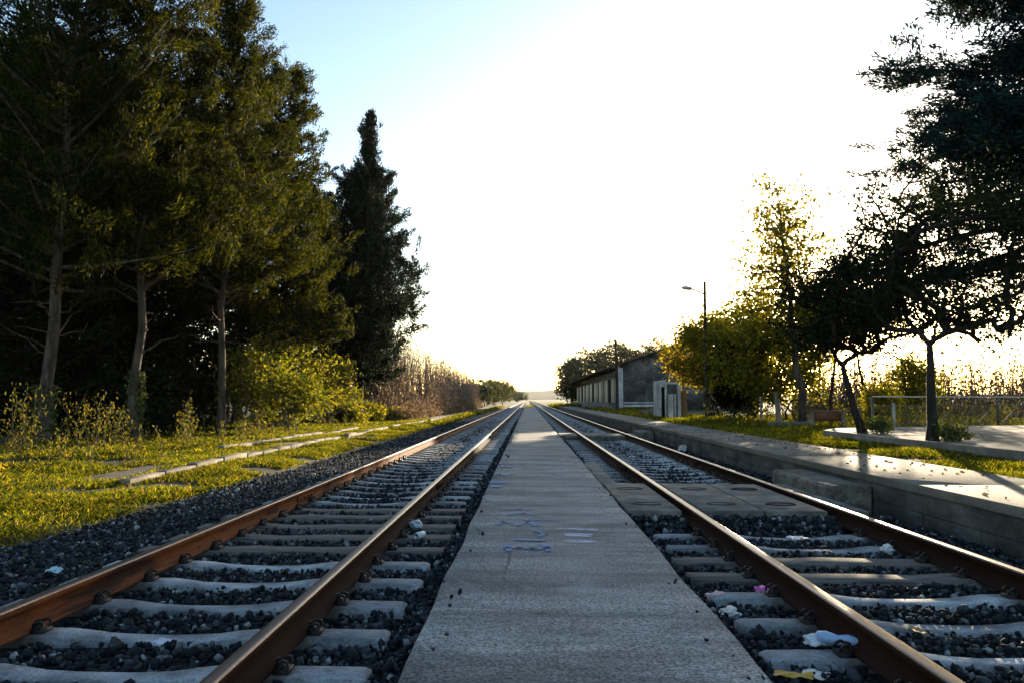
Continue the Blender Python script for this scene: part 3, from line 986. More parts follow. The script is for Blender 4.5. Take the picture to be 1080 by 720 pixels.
# worn step blocks against the platform wall
def step(y0, y1, x0, zt_, label):
    b = MB()
    n = 9
    V = []; prof = [(x0, -0.35), (x0 - 0.01, zt_ - 0.03), (x0 + 0.03, zt_), (WX - 0.02, zt_ + 0.005), (WX - 0.02, -0.35)]
    for i in range(n):
        yv = y0 + (y1 - y0) * i / (n - 1)
        for q, (x, z) in enumerate(prof):
            V.append((x + (mnoise.noise(Vector((x * 3, yv * 3, z * 9))) * 0.03 if q in (1, 2, 0) else 0), yv + (mnoise.noise(Vector((x * 4, z * 7, i))) * 0.03), z + (mnoise.noise(Vector((1, yv * 2.2, q))) * 0.022 if q in (1, 2) else 0)))
    k = 5
    Fq = [(i * k + q, i * k + (q + 1) % k, (i + 1) * k + (q + 1) % k, (i + 1) * k + q) for i in range(n - 1) for q in range(k)]
    b.add(V, np.array(Fq))
    b.L.append(np.arange(k, dtype=np.int32)); b.S.append(np.array([k], np.int32)); b.M.append(np.array([0], np.int32))
    b.L.append(np.arange(k, dtype=np.int32) + (n - 1) * k); b.S.append(np.array([k], np.int32)); b.M.append(np.array([0], np.int32))
    tag(b.obj('step_block', M['stepconc'], fix=True, bevel=0.008), label, 'step', 'step blocks at the platform wall')


step(9.1, 11.2, WX - 0.5, 0.10, 'worn concrete step against the platform wall beside the near crossing')
step(24.6, 26.6, WX - 0.4, 0.07, 'small far step against the platform wall beside the far crossing')

# raised terrace under the two small trees
b = MB()
b.add([(7.15, 4, 0), (7.15, 18.9, 0), (7.9, 20.3, 0), (9.9, 21.2, 0), (24, 26, 0), (24, 4, 0),
       (7.15, 4, 0.36), (7.15, 18.9, 0.36), (7.9, 20.3, 0.36), (9.9, 21.2, 0.36), (24, 26, 0.36), (24, 4, 0.36)],
      [(6, 7, 8, 9, 10, 11)] + [(i, (i + 1) % 6, (i + 1) % 6 + 6, i + 6) for i in range(6)])
tag(b.obj('terrace', M['terrace'], fix=True, bevel=0.02), kind='structure')

# ================================================================== GRASS
def grass_obj(name, regions, mat, seed, label, hscale=1.0, kind='stuff', cat='grass'):
    rng = np.random.default_rng(seed)
    Cs = []; Hs = []
    for (x0, x1, y0, y1, n, h, thr) in regions:
        x = rng.uniform(x0, x1, n); y = y0 + (y1 - y0) * rng.uniform(0, 1, n) ** 1.25
        k = np.array([mnoise.noise(Vector((a * 0.8, c * 0.8, seed))) for a, c in zip(x, y)])
        keep = (k > thr + rng.uniform(-0.15, 0.15, n))
        x, y, k = x[keep], y[keep], k[keep]
        z = np.array([gz(a, c) for a, c in zip(x, y)])
        Cs.append(np.stack([x, y, z], 1)); Hs.append(h * rng.uniform(0.45, 1.4, len(x)) * (1 + 0.6 * k) * (1 + 0.012 * y))
    C = np.concatenate(Cs); H = np.concatenate(Hs)
    n = len(C)
    a = rng.uniform(0, 6.28, n); w = 0.002 + 0.012 * H + C[:, 1] * 0.00045
    d = np.stack([np.cos(a), np.sin(a), np.zeros(n)], 1)
    ln = rng.normal(size=(n, 3)) * 0.45; ln[:, 2] = 1; ln = unit(ln) * H[:, None]
    b2 = C + ln * 0.55
    tip = C + ln + np.stack([ln[:, 0] * 0.6, ln[:, 1] * 0.6, -0.15 * H], 1)
    V = np.stack([C - d * w[:, None], C + d * w[:, None], b2 + d * w[:, None] * 0.7, tip, b2 - d * w[:, None] * 0.7], 1).reshape(-1, 3)
    b = MB(); b.add(V, np.arange(5 * n).reshape(n, 5))
    return tag(b.obj(name, mat), label, cat, kind=kind)


grass_obj('grass', [(-6.3, -4.75, 5, 45, 110000, 0.062, -0.12), (-7.7, -6.1, 6, 50, 100000, 0.07, -0.25), (-14, -7.4, 8, 45, 90000, 0.10, -0.25), (-5.4, -4.6, 40, 75, 4000, 0.14, -0.2)],
          M['grass'], 1, 'sunlit yellow green grass along the left track')
grass_obj('grass', [(WE - 0.02, 7.15, 1.5, 30, 90000, 0.07, -0.35), (7.2, 11.5, 18.5, 40, 22000, 0.09, -0.3), (5.4, 9, 28, 75, 16000, 0.12, -0.35), (9.5, 22, 23, 42, 9000, 0.14, -0.2)],
          M['grass'], 2, 'short green grass behind the raised platform')
grass_obj('grass', [(-0.5, 1.0, 123, 160, 700, 0.15, -1), (-5, -4.2, 70, 130, 1500, 0.16, -0.3), (4.3, 7, 100, 160, 2500, 0.25, -0.4)], M['grass'], 3, 'far grass between and beside the tracks past the platforms')


def weeds(name, pts, hh, seed, label, mat, nl=26, leaf=(0.10, 0.035), kind='stuff', single=None):
    rng = np.random.default_rng(seed)
    sbm = MB(); lb = MB()
    for (x, y) in pts:
        z = gz(x, y) if single is None else 0.0
        h = hh * rng.uniform(0.5, 1.2)
        top = np.array([x + rng.normal() * 0.18 * h, y + rng.normal() * 0.18 * h, z + h])
        P = wander(np.array([x, y, z - 0.03]), top, 5, 0.04, rng)
        lb.tube(P, np.linspace(0.008, 0.003, 5), 4, 1, cap=False)
        s = rng.uniform(0.12, 1.05, nl)
        c = P[0] + (top - P[0]) * s[:, None] + rng.normal(size=(nl, 3)) * (0.05 + 0.10 * (1.1 - s))[:, None] * h
        leaves(lb, c, rng.normal(size=(nl, 3)) * 0.6 + np.array([0, 0, 0.8]), leaf[0], leaf[1], rng)
    return lb.obj(name, [mat, M['twig']])


rng = np.random.default_rng(77)
wp = [(rng.uniform(-16, -7.8), rng.uniform(13, 40)) for _ in range(230)]
wp = [p for p in wp if mnoise.noise(Vector((p[0] * 0.5, p[1] * 0.5, 4))) > -0.1]
tag(weeds('undergrowth', wp, 0.6, 12, '', M['weed']), 'mixed weeds and low stalks in front of the wood', 'undergrowth', kind='stuff')
wp = [(rng.uniform(7.5, 20), rng.uniform(25, 34)) for _ in range(160)]
tag(weeds('undergrowth', wp, 0.7, 13, '', M['weed']), 'rough weeds beyond the metal fence', 'undergrowth', kind='stuff')
wl = [((18, 478), 1.3, 'tall yellow green weed at the left edge before the first trunk'), ((88, 474), 1.25, 'bushy tall weed between the first two lit trunks'),
      ((120, 470), 1.05, 'leafy weed just left of the second lit trunk'), ((200, 466), 1.15, 'tall weed between the second and third lit trunks'), ((262, 458), 1.0, 'weed clump beside the third trunk and the thicket')]
for i, ((px, py), h, lab) in enumerate(wl):
    p = at(px, py, -0.15)
    th = weeds('weed_plant', [(rng.normal() * 0.2, rng.normal() * 0.2) for _ in range(9)], h, 100 + i, '', M['weed'], nl=40, single=True)
    th.location = (p.x, p.y, gz(p.x, p.y))
    tag(th, lab, 'weed', 'tall weeds before the wood')

lb = MB(); rng = np.random.default_rng(55)
n = 1500
x = np.concatenate([rng.uniform(-9, -4.8, 900), rng.uniform(5.5, 7.1, 350), rng.uniform(4.05, 5.4, 250)]); yv = rng.uniform(4, 28, n)
z = np.array([gz(a, c) + 0.035 if not 4.0 < a < 5.43 else WZ + 0.006 for a, c in zip(x, yv)])
ax = rng.normal(size=(n, 3)); ax[:, 2] *= 0.15
leaves(lb, np.stack([x, yv, z], 1), ax, 0.055, 0.04, rng)
tag(lb.obj('leaf_litter', M['brownleaf']), 'scattered fallen brown leaves on the turf and platform', 'leaf litter', kind='stuff')

# ================================================================== LEFT WOOD
rs = lambda s: np.random.default_rng(s)
big = dict(csig=0.21, flat=0.9, upw=0.75, curve=0.12, lat=0.17, s0=0.12)


def gpt(px, Y):
    p = aty(px, 450, Y)
    return (p.x, Y, gz(p.x, Y) - 0.02)


conifer('evergreen_tree', gpt(46, 21.5), 'tall evergreen with ivy and a pale forked trunk, first from the left', (M['conif'], M['bark']), rs(1), 'evergreens along the left edge',
        ivy=1.7, H=19, z0=4.2, Rf=lambda t: 4.2 * (1 - t) ** 0.6 + 0.5, nb=112, elev=lambda t: 0.25 + 0.55 * t, ncl=14, per=92, leaf=(0.16, 0.036), rt=0.185, dead=9, lean=(0.5, 0.2), **big)
conifer('evergreen_tree', gpt(142, 24.0), 'tall evergreen with a straight reddish trunk and ivy at its foot, second lit trunk', (M['conif'], M['bark']), rs(2), 'evergreens along the left edge',
        ivy=2.2, H=20, z0=4.6, Rf=lambda t: 4.0 * (1 - t) ** 0.6 + 0.5, nb=112, elev=lambda t: 0.25 + 0.55 * t, ncl=14, per=92, leaf=(0.16, 0.036), rt=0.145, dead=7, **big)
conifer('evergreen_tree', gpt(233, 27.5), 'tall evergreen with a bare straight trunk beside the green thicket', (M['conif'], M['bark']), rs(3), 'evergreens along the left edge',
        H=17.2, z0=4.6, Rf=lambda t: 3.6 * (1 - t) ** 0.8 + 0.4, nb=112, elev=lambda t: 0.28 + 0.55 * t, ncl=14, per=92, leaf=(0.17, 0.038), rt=0.14, dead=6, **big)
conifer('evergreen_tree', gpt(288, 33.5), 'evergreen with drooping outer boughs behind the green thicket', (M['conif'], M['bark_dark']), rs(4), 'evergreens along the left edge',
        H=15.8, z0=3.6, Rf=lambda t: 3.2 * (1 - t) ** 0.5 + 0.4, nb=100, elev=lambda t: 0.1 + 0.5 * t, ncl=14, per=86, leaf=(0.19, 0.045), rt=0.18, **big)
conifer('evergreen_tree', gpt(378, 42.0), 'broad blue green evergreen with low boughs before the dry reeds', (M['conif_blue'], M['bark_dark']), rs(5), 'evergreens along the left edge',
        H=13.4, z0=2.4, Rf=lambda t: 4.0 * (min(1, t * 2.2 + 0.4)) * (1 - t) ** 0.42 + 0.4, nb=128, elev=lambda t: 0.15 + 0.6 * t, ncl=17, per=86, leaf=(0.21, 0.05), rt=0.22, **big)
conifer('cypress_tree', gpt(386, 47.5), 'slender dark cypress spire rising behind the broad blue green evergreen', (M['conif_dark'], M['bark_dark']), rs(6),
        H=19.2, z0=1.0, Rf=lambda t: (2.9 + 0.35 * math.sin(t * 23)) * (1 - t) ** 0.62 + 0.18, nb=130, elev=lambda t: 0.92 + 0.35 * t, ncl=9, per=40, leaf=(0.24, 0.07), rt=0.22, csig=0.2, flat=1.4, upw=1.6, curve=0.1, lat=0.10, s0=0.2)

# darker trees inside the wood behind the first row
proto = None
backs = [(-95, 29, 15, 'dark evergreen at the outer end of the wood, cut off by the photo\'s left edge'), (-12, 30, 15, 'dark evergreen deep in the wood at the photo\'s left edge'), (30, 27, 14.5, 'dark evergreen showing just right of the left edge behind the first trunk'),
         (95, 31, 15.5, 'dark evergreen in the wood between the first and second lit trunks'), (185, 33, 15.5, 'dark evergreen in the wood between the second and third lit trunks'),
         (250, 40, 15, 'dark evergreen in the wood just right of the third lit trunk'), (315, 47, 14.5, 'dark evergreen rising behind the green thicket'),
         (140, 42, 17, 'dark evergreen farthest back behind the second lit trunk'), (50, 40, 17, 'dark evergreen farthest back behind the first lit trunk'), (340, 56, 14, 'dark evergreen filling the gap left of the cypress spire')]
for i, (px, Y, H, lab) in enumerate(backs):
    if proto is None:
        o = conifer('forest_tree', (0, 0, 0), '', (M['conif_dark'], M['bark_dark']), rs(9), H=15, z0=0.9, Rf=lambda t: 3.4 * (1 - t) ** 0.5 + 0.4, nb=80, elev=lambda t: 0.05 + 0.6 * t,
                    ncl=12, per=34, leaf=(0.28, 0.085), rt=0.2, csig=0.3, flat=0.9, upw=0.6, curve=0.1, lat=0.2, s0=0.2)
        proto = o
    else:
        o = copy_tree(proto)
    o.location = gpt(px, Y); o.rotation_euler = (0, 0, i * 1.7); o.scale = (H / 15 * (1.0 + 0.1 * (i % 3)),) * 2 + (H / 15,)
    tag(o, lab, 'tree', 'dark trees inside the left wood')

# dark shrubs on the wood's floor
ub = MB(); rng = rs(15)
for _ in range(420):
    x = rng.uniform(-25, -11.5); Y = rng.uniform(25, 50)
    if x > -0.33 * Y - 3.2: continue
    hh_ = rng.uniform(0.7, 3.0)
    c = np.array([x, Y, gz(x, Y)])
    n = 120
    C = c + np.stack([rng.normal(size=n) * 0.6, rng.normal(size=n) * 0.6, rng.uniform(0, hh_, n)], 1)
    leaves(ub, C, rng.normal(size=(n, 3)) + np.array([0, 0, 0.5]), 0.22, 0.10, rng)
tag(ub.obj('undergrowth', M['conif_dark']), 'dark undergrowth on the floor of the wood', 'undergrowth', kind='stuff')

# leafy thicket of saplings
sap = [(262, 30.5, 3.6, 1.2, 'loose sapling with pale bare stems right of the third trunk', M['gleaf']), (292, 33, 4.6, 1.5, 'green sapling clump in the middle of the thicket', M['gleaf']),
       (325, 36, 4.4, 1.6, 'tall yellow green sapling clump at the thicket\'s sunny side', M['yleaf']), (350, 38.5, 3.6, 1.3, 'green bush at the foot of the broad blue green evergreen', M['gleaf']),
       (306, 30, 2.6, 1.2, 'low green bush at the front of the thicket by the path', M['gleaf'])]
for i, (px, Y, h, r, lab, ml) in enumerate(sap):
    broadleaf('sapling_bush', gpt(px, Y), rs(200 + i), (0, 0, h * 0.52), (r, r, h * 0.5), 95, 30, (0.15, 0.09), ml, M['twig'], r0=0.035, fork_z=0.35, sig=0.24, label=lab, cat='bush',
              group='saplings in the left thicket', shell=0.2, tip=0.006, expo=0.42, trunk_name='stems', stems=4)
low = [(366, 40.5, 1.15, 1.1, 'bright yellow shrub under the broad blue green evergreen'), (385, 44, 1.1, 1.1, 'bright yellow shrub between two others by the dry reeds'), (405, 47, 0.85, 1.0, 'low yellow shrub closest to the dry reeds')]
for i, (px, Y, h, r, lab) in enumerate(low):
    broadleaf('yellow_shrub', gpt(px, Y), rs(230 + i), (0, 0, h * 0.5), (r * 1.15, r, h * 0.55), 70, 34, (0.16, 0.11), M['yleaf'], M['twig'], r0=0.02, fork_z=0.15, sig=0.18, label=lab, cat='shrub',
              group='yellow shrubs by the left path', shell=0.1, tip=0.005, expo=0.4, trunk_name='stems', stems=3)


# dry reeds and stalks
def reeds(name, seed, pts, hh, label, mat=None, thick=0.014, leafy=7):
    rng = rs(seed); b = MB(); LC_ = []; LA = []
    for (x, Y) in pts:
        z = gz(x, Y); h = hh(x, Y) * rng.uniform(0.55, 1.1)
        top = np.array([x + rng.normal() * 0.07 * h, Y + rng.normal() * 0.07 * h, z + h])
        P = wander(np.array([x, Y, z - 0.05]), top, 4, 0.02, rng)
        b.tube(P, np.linspace(thick, thick * 0.45, 4) * (1 + Y * 0.008), 3, 1, cap=False)
        for k in range(2):
            s = rng.uniform(0.35, 0.9); q = P[0] + (top - P[0]) * s
            b.tube([q, q + np.array([rng.normal() * 0.12, rng.normal() * 0.12, rng.uniform(0.1, 0.3)]) * h * 0.5], [thick * 0.5, thick * 0.3], 3, 1, cap=False)
        s = rng.uniform(0.15, 1.02, leafy)
        LC_.append(P[0] + (top - P[0]) * s[:, None] + rng.normal(size=(leafy, 3)) * 0.03 * h); LA.append(rng.normal(size=(leafy, 3)) * 0.6 + np.array([0, 0, 0.2]))
    leaves(b, np.concatenate(LC_), np.concatenate(LA), 0.2, 0.09, rng)
    return tag(b.obj(name, [mat or M['brownleaf'], M['twig']]), label, 'reeds', kind='stuff')


rng = rs(31)
pts = []
while len(pts) < 1500:
    Y = 46 + 72 * rng.uniform() ** 1.3; xr = -8.6 - 0.015 * (Y - 46) if Y < 60 else -7.9 + 0.01 * (Y - 60)
    x = xr - rng.exponential(2.2)
    if x > -16: pts.append((x, Y))
reeds('dry_reeds', 32, pts, lambda x, Y: min(7.4, 4.2 + 0.9 * (-7.9 - x)) * (1 + 0.25 * mnoise.noise(Vector((x * 0.4, Y * 0.12, 0)))), 'tall dry brown reeds and bare stalks along the left path')
rb = MB()
n = 16000
Y = 46 + 75 * rng.uniform(size=n) ** 1.3; x = -7.0 - rng.exponential(1.6, n)
C = np.stack([x, Y, -0.15 + rng.exponential(0.38, n)], 1)
leaves(rb, C, rng.normal(size=(n, 3)) + np.array([0, 0, 0.6]), 0.26, 0.08, rng)
tag(rb.obj('undergrowth', M['brownleaf']), 'reddish brown brush at the feet of the dry reeds', 'undergrowth', kind='stuff')

# far trees, left of the tracks and behind the shed
ftr = [(501, 135, 4.2, 3.2), (511, 150, 4.8, 3.4), (521, 165, 5.0, 3.6), (530, 180, 5.0, 3.2), (546, 330, 4.6, 4.5)]
labs = ['far round tree beyond the reeds, leftmost of the distant row', 'far round tree second from the left in the distant row', 'far round tree in the middle of the distant row left of the tracks',
        'far round tree at the right end of the distant row left of the tracks', 'tiny hazy tree on the horizon left of the vanishing rails']
for i, ((px, Y, h, r), lab) in enumerate(zip(ftr, labs)):
    broadleaf('distant_tree', gpt(px, Y), rs(300 + i), (0, 0, h * 0.58), (r, r, h * 0.5), 90, 26, (0.5, 0.3), M['farleaf'], M['bark_dark'], r0=0.12, fork_z=0.7, sig=0.5, label=lab, group='distant trees left of the tracks', shell=0.3)
bt = [(604, 135, 7.6, 2.6), (622, 140, 10, 4.2), (645, 146, 11.2, 4.4), (668, 150, 11.5, 4.6), (690, 150, 11.8, 4.5), (716, 152, 11, 4.5)]
labs = ['hazy tree at the far end of the shed, lowest and leftmost', 'hazy tree behind the shed, left of the one behind the pole', 'hazy tree behind the shed roof and the dark pole', 'hazy tree behind the middle of the shed roof',
        'hazy tree behind the shed ridge', 'hazy tree behind the gable, mostly hidden by yellow leaves']
for i, ((px, Y, h, r), lab) in enumerate(zip(bt, labs)):
    broadleaf('distant_tree', gpt(px, Y), rs(320 + i), (0, 0, h * 0.56), (r, r, h * 0.5), 130, 30, (0.55, 0.3), M['farleaf'], M['bark_dark'], r0=0.2, fork_z=1.5, sig=0.6, label=lab, group='trees behind the shed', shell=0.35)

# ================================================================== GOODS SHED
SX, SY0, SY1 = 8.2, 68.0, 130.0
SW = 12.0; EH = 3.95; RH = 6.0
shed = empty('goods_shed', (SX, SY0, 0.2))
tag(shed, 'long derelict goods shed with deep eaves, cream doors side and grey gable', 'building')
Ls = SY1 - SY0
b = MB()
b.box((0.15, Ls / 2, EH / 2), (0.3, Ls, EH)); b.box((SW - 0.15, Ls / 2, EH / 2), (0.3, Ls, EH))
b.obj('wall', M['cream'], shed)
b = MB()
for yv in (0, Ls):
    b = MB()
    s = -1 if yv == 0 else 1
    P = [(-0.003, 0), (SW + 0.003, 0), (SW + 0.003, EH), (SW / 2, RH), (-0.003, EH)]
    V = [(x, yv + s * 0.004, z) for x, z in P] + [(x, yv - s * 0.3, z) for x, z in P]
    b.add(V, [(0, 1, 2, 3, 4), (9, 8, 7, 6, 5)] + [(i, i + 5, (i + 1) % 5 + 5, (i + 1) % 5) for i in range(5)])
    b.obj('gable', M['plaster'], shed, fix=True)

b = MB()
sl_ = (RH - EH) / (SW / 2)
for s in (-1, 1):
    ov = 1.4
    x0 = -ov if s < 0 else SW + ov
    z0 = EH - sl_ * ov
    t = 0.14
    V = []
    for yv in (-0.7, Ls + 0.7):
        V += [(x0, yv, z0 + 0.06), (SW / 2, yv, RH + 0.06), (SW / 2, yv, RH + 0.06 + t), (x0, yv, z0 + 0.06 + t)]
    b.add(V, [(0, 1, 2, 3), (7, 6, 5, 4), (0, 4, 5, 1), (1, 5, 6, 2), (2, 6, 7, 3), (3, 7, 4, 0)])
rf = b.obj('roof', M['roof'], shed, fix=True)
b = MB()
for i in range(28):
    b = MB()
    yv = 0.2 + i * (Ls - 0.4) / 27
    b.box((-0.78, yv, EH - sl_ * 0.85 - 0.06), (1.5, 0.1, 0.14))
    b.tube([(-0.02, yv, EH - 1.05), (-1.2, yv, EH - sl_ * 1.3 - 0.1)], 0.05, 4)
    b.obj('rafter', M['darkwood'], rf)
b = MB(); b.box((-0.55, Ls / 2 - 0.5, 0.28), (1.2, Ls - 1.0, 0.66))
b.obj('loading_dock', M['plaster'], shed, bevel=0.03)
for i in range(9):
    yv = 3.2 + i * 6.5
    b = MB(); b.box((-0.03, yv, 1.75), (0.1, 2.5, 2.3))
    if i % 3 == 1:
        d = b.obj('door', M['opening_shade'], shed)  # open bay, not a door: dark panel painted as the shade inside
    else:
        d = b.obj('door', M['door'], shed)
        f = MB()
        for k in (-1.25, 0, 1.25): f.box((-0.09, yv + k, 1.75), (0.05, 0.12, 2.34))
        f.obj('door_frame', M['darkwood'], d)
b = MB(); b.box((-0.06, 0.25, EH / 2 - 0.1), (0.45, 0.55, EH - 0.3))
b.obj('corner_pillar', M['whitewash'], shed, bevel=0.02)
b = MB(); b.box((2.4, -0.05, 0.35), (4.6, 0.08, 0.22)); b.box((1.5, -0.05, 0.62), (2.6, 0.06, 0.12))
b.obj('plinth_band', M['whitewash'], shed)

# roofless outbuilding
hut = empty('outbuilding', tuple(at(706, 441, 0.2)))
hut.scale = (0.6, 0.8, 0.95); hut.location.x -= 0.0
tag(hut, 'small roofless outbuilding with peeling white plaster under the yellow tree', 'building')
hb_ = MB()
hb_.box((-0.72, 0.9, 0.95), (0.24, 1.9, 1.9)); hb_.box((0.82, 0.9, 0.85), (0.24, 1.9, 1.7)); hb_.box((0.05, 1.85, 0.95), (1.7, 0.2, 1.9)); hb_.box((-0.28, 0.0, 0.92), (0.12, 0.2, 1.84))
hb_.box((-0.5, 0.0, 1.74), (0.5, 0.22, 0.34)); hb_.box((0.18, 0.0, 1.5), (0.9, 0.2, 0.62)); hb_.box((0.45, 0.0, 0.6), (0.16, 0.2, 1.2))
hb_.obj('wall', M['whitewash'], hut, bevel=0.03)
hb_ = MB(); hb_.box((0.2, -0.012, 1.47), (0.78, 0.2, 0.5)); hb_.obj('faded_panel', M['plaster'], hut, bevel=0.01)
hb_ = MB(); hb_.box((0.06, -0.2, 0.6), (0.42, 0.14, 1.2)); hb_.obj('leaning_board', M['whitewash'], hut, bevel=0.01)
hb_ = MB(); hb_.box((-0.5, 0.12, 0.8), (0.3, 0.03, 1.6)); hb_.obj('doorway_shade', M['opening_shade'], hut)  # thin dark sheet set in the gap to imitate the shade within
hb_ = MB(); hb_.box((1.25, 0.6, 0.7), (0.62, 0.2, 1.4)); hb_.box((0.98, 0.55, 0.6), (0.12, 0.3, 1.25)); hb_.obj('side_wall', M['orange'], hut, bevel=0.02)
p = at(686, 439, 0.2)
b = MB()
for k in range(5): b.box((random.uniform(-0.35, 0.35), random.uniform(-0.2, 0.2), 0.12 + 0.05 * k), (0.5, 0.35, 0.2), rz=random.uniform(0, 3))
tag(b.obj('rubble_heap', M['stepconc'], loc=tuple(p), bevel=0.03), 'small dark rubble heap on the grass left of the outbuilding', 'rubble')

# ================================================================== POLES AND WIRES
lp = at(745.5, 442, 0.2)
Lh = aty(745.5, 297, lp.y).z - 0.2
post = empty('lamp_post', tuple(lp))
tag(post, 'tall dark street lamp post with one arm among the yellow trees', 'lamp post')
b = MB(); b.tube([(0, 0, -0.1), (0, 0, Lh * 0.5), (0.02, 0, Lh)], [0.085, 0.075, 0.06], 10); b.obj('pole', M['darkwood'], post, smooth=True)
b = MB(); za = Lh - 0.55
b.tube([(0, 0, za - 0.05), (-0.3, -0.02, za + 0.12), (-0.62, -0.04, za + 0.2)], 0.035, 8); b.obj('arm', M['steel'], post, smooth=True)
b = MB()
lamp_pts = [(-0.55, -0.04, za + 0.19), (-0.66, -0.045, za + 0.215), (-0.85, -0.05, za + 0.245), (-1.02, -0.055, za + 0.26), (-1.06, -0.055, za + 0.26)]
b.tube(lamp_pts, [0.035, 0.09, 0.1, 0.07, 0.02], 10); b.obj('lamp_head', M['steel_lt'], post, smooth=True)

pp = at(651, 434, 0.2)
Ph = aty(649, 358, pp.y).z - 0.2
pole = empty('utility_pole', tuple(pp))
tag(pole, 'dark pole with a small lamp arm before the near corner of the shed', 'pole')
b = MB(); b.tube([(0, 0, -0.1), (0, 0, Ph * 0.5), (-0.1, 0, Ph)], [0.15, 0.11, 0.08], 10); b.obj('post', M['darkwood'], pole, smooth=True)
b = MB(); b.tube([(-0.08, 0, Ph * 0.84), (-0.5, 0, Ph * 0.9), (-0.75, 0, Ph * 0.9)], 0.025, 6); b.tube([(-0.6, 0, Ph * 0.9), (-0.85, 0, Ph * 0.91)], [0.04, 0.08], 8); b.obj('lamp_arm', M['steel_lt'], pole, smooth=True)


def wire(a, c, sag, label):
    t = np.linspace(0, 1, 24)[:, None]
    P = np.array(a) * (1 - t) + np.array(c) * t
    P[:, 2] -= (4 * sag * t * (1 - t))[:, 0]
    b = MB(); b.tube(P, 0.012, 4)
    tag(b.obj('overhead_wire', M['steel']), label, 'wire', 'overhead wires')


ptop = (pp.x - 0.1, pp.y, 0.2 + Ph - 0.15)
ltop = (lp.x, lp.y, 0.2 + Lh - 0.5)
wire(tuple(aty(440, 366, 90)), ptop, 1.2, 'thin wire crossing the sky over the tracks to the dark pole')
wire(ltop, tuple(aty(835, 309, lp.y - 1)), 0.1, 'short wire from the lamp post to the tall yellow poplar')
wire(ptop, ltop, 0.5, 'thin slanting wire between the dark pole and the lamp post')

# ================================================================== RIGHT TREES
broadleaf('small_tree', (7.33, 14.2, 0.36), rs(401), (0.75, 0.3, 3.35), (2.2, 1.9, 2.1), 300, 38, (0.085, 0.052), M['blackleaf'], M['bark_dark'], r0=0.09, fork_z=1.75, lean=(0.03, 0), sig=0.19,
          label='dark small evergreen tree with a straight trunk in front of the metal fence', group='small trees on the terrace', shell=0.3, wob=0.008)
broadleaf('small_tree', (7.47, 17.4, 0.36), rs(402), (-0.2, 0.2, 2.75), (1.65, 1.4, 1.45), 210, 46, (0.09, 0.055), M['blackleaf'], M['bark_dark'], r0=0.09, fork_z=1.5, lean=(-0.40, 0), sig=0.185,
          label='dark small evergreen tree with a leaning trunk at the terrace corner', group='small trees on the terrace', shell=0.25, wob=0.012)
for nm, (x, y), lab in (('shrub', (7.62, 14.05), 'low leafy sprouts at the foot of the straight dark tree'), ('shrub', (7.75, 17.3), 'low leafy sprouts at the foot of the leaning dark tree')):
    broadleaf(nm, (x, y, 0.34), rs(int(y * 10)), (0, 0, 0.16), (0.34, 0.3, 0.2), 40, 22, (0.07, 0.04), M['ivy'], M['twig'], r0=0.01, fork_z=0.05, sig=0.07, label=lab, cat='shrub', group='sprouts at tree feet', shell=0.1, tip=0.003, expo=0.3, trunk_name='stems')

# tall poplar with thin yellow leaves, forked low
pb_ = at(848, 446, 0.22)
pz = lambda px, py, Y=28: np.array(aty(px, py, Y)) - np.array([pb_.x, pb_.y, 0.2])
cc = pz(822, 262, pb_.y)
broadleaf('poplar_tree', (pb_.x, pb_.y, 0.2), rs(415), tuple(cc - np.array([0, 0, 0.5])), (1.75, 1.5, 3.5), 270, 13, (0.15, 0.13), M['popleaf'], M['bark'], r0=0.15, fork_z=cc[2] + 2.0, lean=(cc[0], cc[1]), sig=0.26,
          label='tall slim poplar with sparse yellow leaves behind the dark small trees', shell=0.1, tip=0.011, expo=0.42, free=0.2, leader=0.14, nroot=14, wob=0.007,
          extra=np.array([pz(866, 330, pb_.y), pz(872, 250, pb_.y), pz(875, 200, pb_.y), pz(860, 360, pb_.y), pz(838, 380, pb_.y), pz(880, 270, pb_.y)]))

yb = [('yellow_tree', 739, 38.5, 5.2, 2.0, 0.2, M['oleaf'], 'golden leaved tree leaning over the outbuilding left of the lamp post'), ('yellow_tree', 752, 38, 5.6, 2.2, 0.1, M['yleaf'], 'yellow green tree just behind the lamp post'),
      ('dark_bush', 777, 35.5, 3.8, 0.85, 0.0, M['conif_dark'], 'dense dark ivy bush right of the lamp post'), ('yellow_tree', 797, 34, 5.8, 2.2, 0.06, M['yleaf'], 'yellow tree between the dark ivy bush and the poplar'),
      ('yellow_tree', 826, 32, 5.0, 2.1, 0.03, M['yleaf'], 'low yellow tree behind the forked poplar trunk'), ('yellow_tree', 894, 31.5, 5.6, 2.1, 0.55, M['gleaf'], 'added shade-casting green tree past the metal fence mostly hidden behind the leaning dark tree'), ('yellow_tree', 787, 40, 5.4, 2.0, 0.3, M['oleaf'], 'thin golden tree farthest back between lamp post and poplar')]  # the green tree past the fence is added to keep sun off the right track
for i, (nm, px, Y, h, r, low_, ml, lab) in enumerate(yb):
    p = gpt(px, Y)
    broadleaf(nm, p, rs(420 + i), (0, 0, h * (0.5 + low_ / 2)), (r, r, h * (0.5 - low_ / 2)), 210, (38 if px in (826, 894) else 22) if nm == 'yellow_tree' else 42, (0.16, 0.12), ml, M['bark_dark'], r0=0.07, fork_z=h * low_ * 0.8 + 0.3, sig=0.24, label=lab,
              cat='tree' if nm == 'yellow_tree' else 'bush', extra=None if nm == 'yellow_tree' else np.array([0.55, 0, 1.3]) + rs(91).normal(size=(40, 3)) * np.array([0.75, 0.5, 0.6]), group='yellow trees by the lamp post' if nm == 'yellow_tree' else None, shell=0.25, tip=0.008, stems=2)
